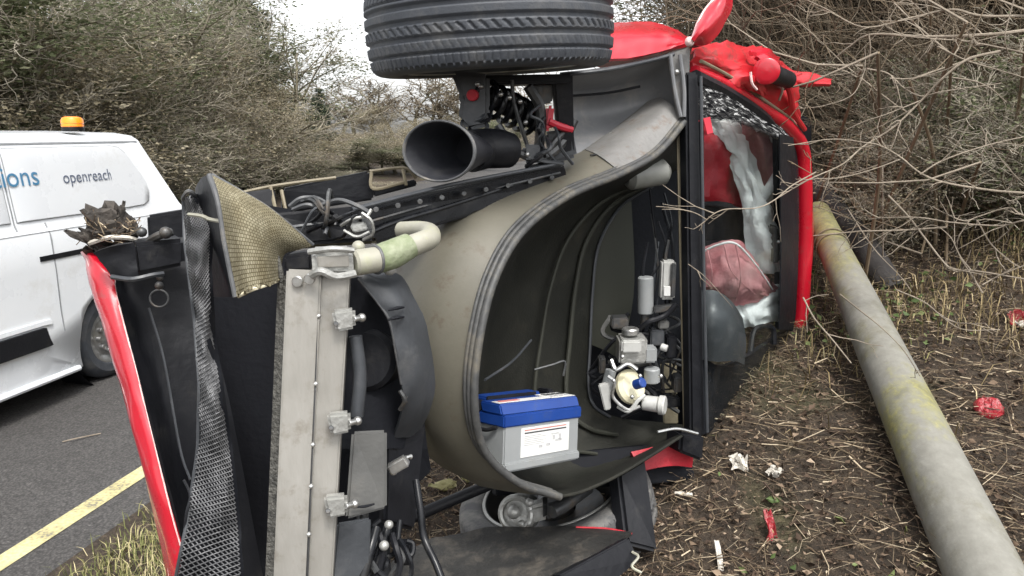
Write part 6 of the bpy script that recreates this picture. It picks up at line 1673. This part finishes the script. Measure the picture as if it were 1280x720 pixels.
# individual scraps
def on_ground(px, py, guess=2.5, lift=0.0):
    Y = guess
    for _ in range(40):
        p = P(px, py, Y)
        Y += (p.z - float(gz(p.x, p.y)) - lift) * 0.8
        Y = min(max(Y, 0.8), 12)
    return P(px, py, Y)
def scrap(name, px, py, w, h, m, lab, cat, seed, wob=0.03, tilt=0.4, leaf=False):
    c_ = on_ground(px, py) + Vector((0, 0, 0.03))
    s_ = random.Random(seed)
    a = s_.random() * 0.6 - 0.3
    ux_ = Vector((math.cos(a), math.sin(a), 0)) * w / 2; uy_ = Vector((-math.sin(a) * 0.6, math.cos(a), tilt)).normalized() * h / 2
    rows_ = [[c_ + ux_ * i + uy_ * j * ((1.05 - abs(i) ** 2) if leaf else 1) + Vector((0, 0, s_.uniform(-wob, wob) * 0.5)) for i in (-1, -0.3, 0.4, 1)] for j in (-1, 0, 1)]
    b_ = MB().patch(rows_, 0.004, 12, 9, wob=wob, seed=seed, jag=wob * 0.4)
    return tag(b_.build(name, m), lab, cat)
lc = on_ground(1236, 518) + Vector((0, 0, 0.03))
lm = MB().lathe(lc, Vector((-0.1, -0.55, 0.8)), [(0.0001, 0.016), (0.02, 0.015), (0.024, 0.011), (0.036, 0.012), (0.04, 0.007), (0.048, 0.0), (0.05, -0.012), (0.046, -0.012), (0.04, -0.004), (0.0001, 0.004)], 26)
rs9 = random.Random(3)
lm.v = [(x + rs9.uniform(-.003, .003), y, z * 1.0 + rs9.uniform(-.004, .004)) for x, y, z in lm.v]
tag(lm.build("lens_fragment", MT['lens_red']), "round broken red lens fragment lying in the twigs right of the lamp post", "plastic fragment")
scrap("paint_fragment", 963, 672, 0.032, 0.12, MT['lens_red'], "narrow upright strip of red plastic on the litter left of the lamp post", "plastic fragment", 2, 0.02, 1.6)
scrap("bumper_fragment", 1274, 408, 0.08, 0.07, MT['lens_red'], "red and white plastic shard at the right edge of the bank", "plastic fragment", 3, 0.03, 0.8)
scrap("paper_scrap", 924, 587, 0.05, 0.042, MT['bit_white'], "crumpled white paper scrap below the corner of the windscreen", "scrap", 4, 0.04, 0.8)
scrap("foam_scrap", 968, 600, 0.045, 0.025, MT['bit_white'], "small torn white foam scrap right of the crumpled paper", "scrap", 5, 0.03, 0.4)
scrap("plastic_scrap", 1274, 414, 0.05, 0.03, MT['bit_white'], "small white shard lying against the red shard at the right edge", "scrap", 6, 0.02, 0.5)
scrap("splinter", 898, 705, 0.016, 0.1, MT['bit_white'], "pale wood splinter on the litter at the bottom centre right", "splinter", 7, 0.005, 0.6)
scrap("splinter", 854, 627, 0.06, 0.012, MT['bit_white'], "short pale splinter on the litter beside the lower wheel", "splinter", 8, 0.004, 0.2)
scrap("green_leaf", 966, 634, 0.05, 0.03, MT['weeds'], "single green leaf above the red plastic strip", "leaf", 9, 0.01, 0.3, True)
scrap("yellow_leaf", 553, 615, 0.11, 0.05, MT['leaf_yellow'], "yellow green leaf on the ground under the luggage tub", "leaf", 10, 0.02, 0.3, True)
scrap("yellow_leaf", 586, 606, 0.06, 0.03, MT['leaf_yellow'], "smaller yellow leaf behind the steering rod under the tub", "leaf", 11, 0.02, 0.3, True)
cr_ = road_pt(-0.75, 1.2, 0.006)
tag(MB().tube([cr_, cr_ + Vector((0.06, 0.02, 0.01)), cr_ + Vector((0.14, 0.1, 0.004)), cr_ + Vector((0.17, 0.12, 0.004))], 0.004, 6).build("twig", MT['twig_pale']), "thin pale twig lying alone on the tarmac left of the yellow line", "twig")

# labels: where two of a kind would still read alike, say which is nearer
same = {}
for o in list(COL.objects):
    if o.parent is None and 'label' in o and 'category' in o:
        same.setdefault(o['label'], []).append(o)
for lab, os_ in same.items():
    if 2 <= len(os_) <= 3:
        os_.sort(key=lambda o: o.location.y)
        for o, w in zip(os_, ("nearer", "farther") if len(os_) == 2 else ("nearest", "middle", "farthest")):
            o['label'] = lab + ", " + w
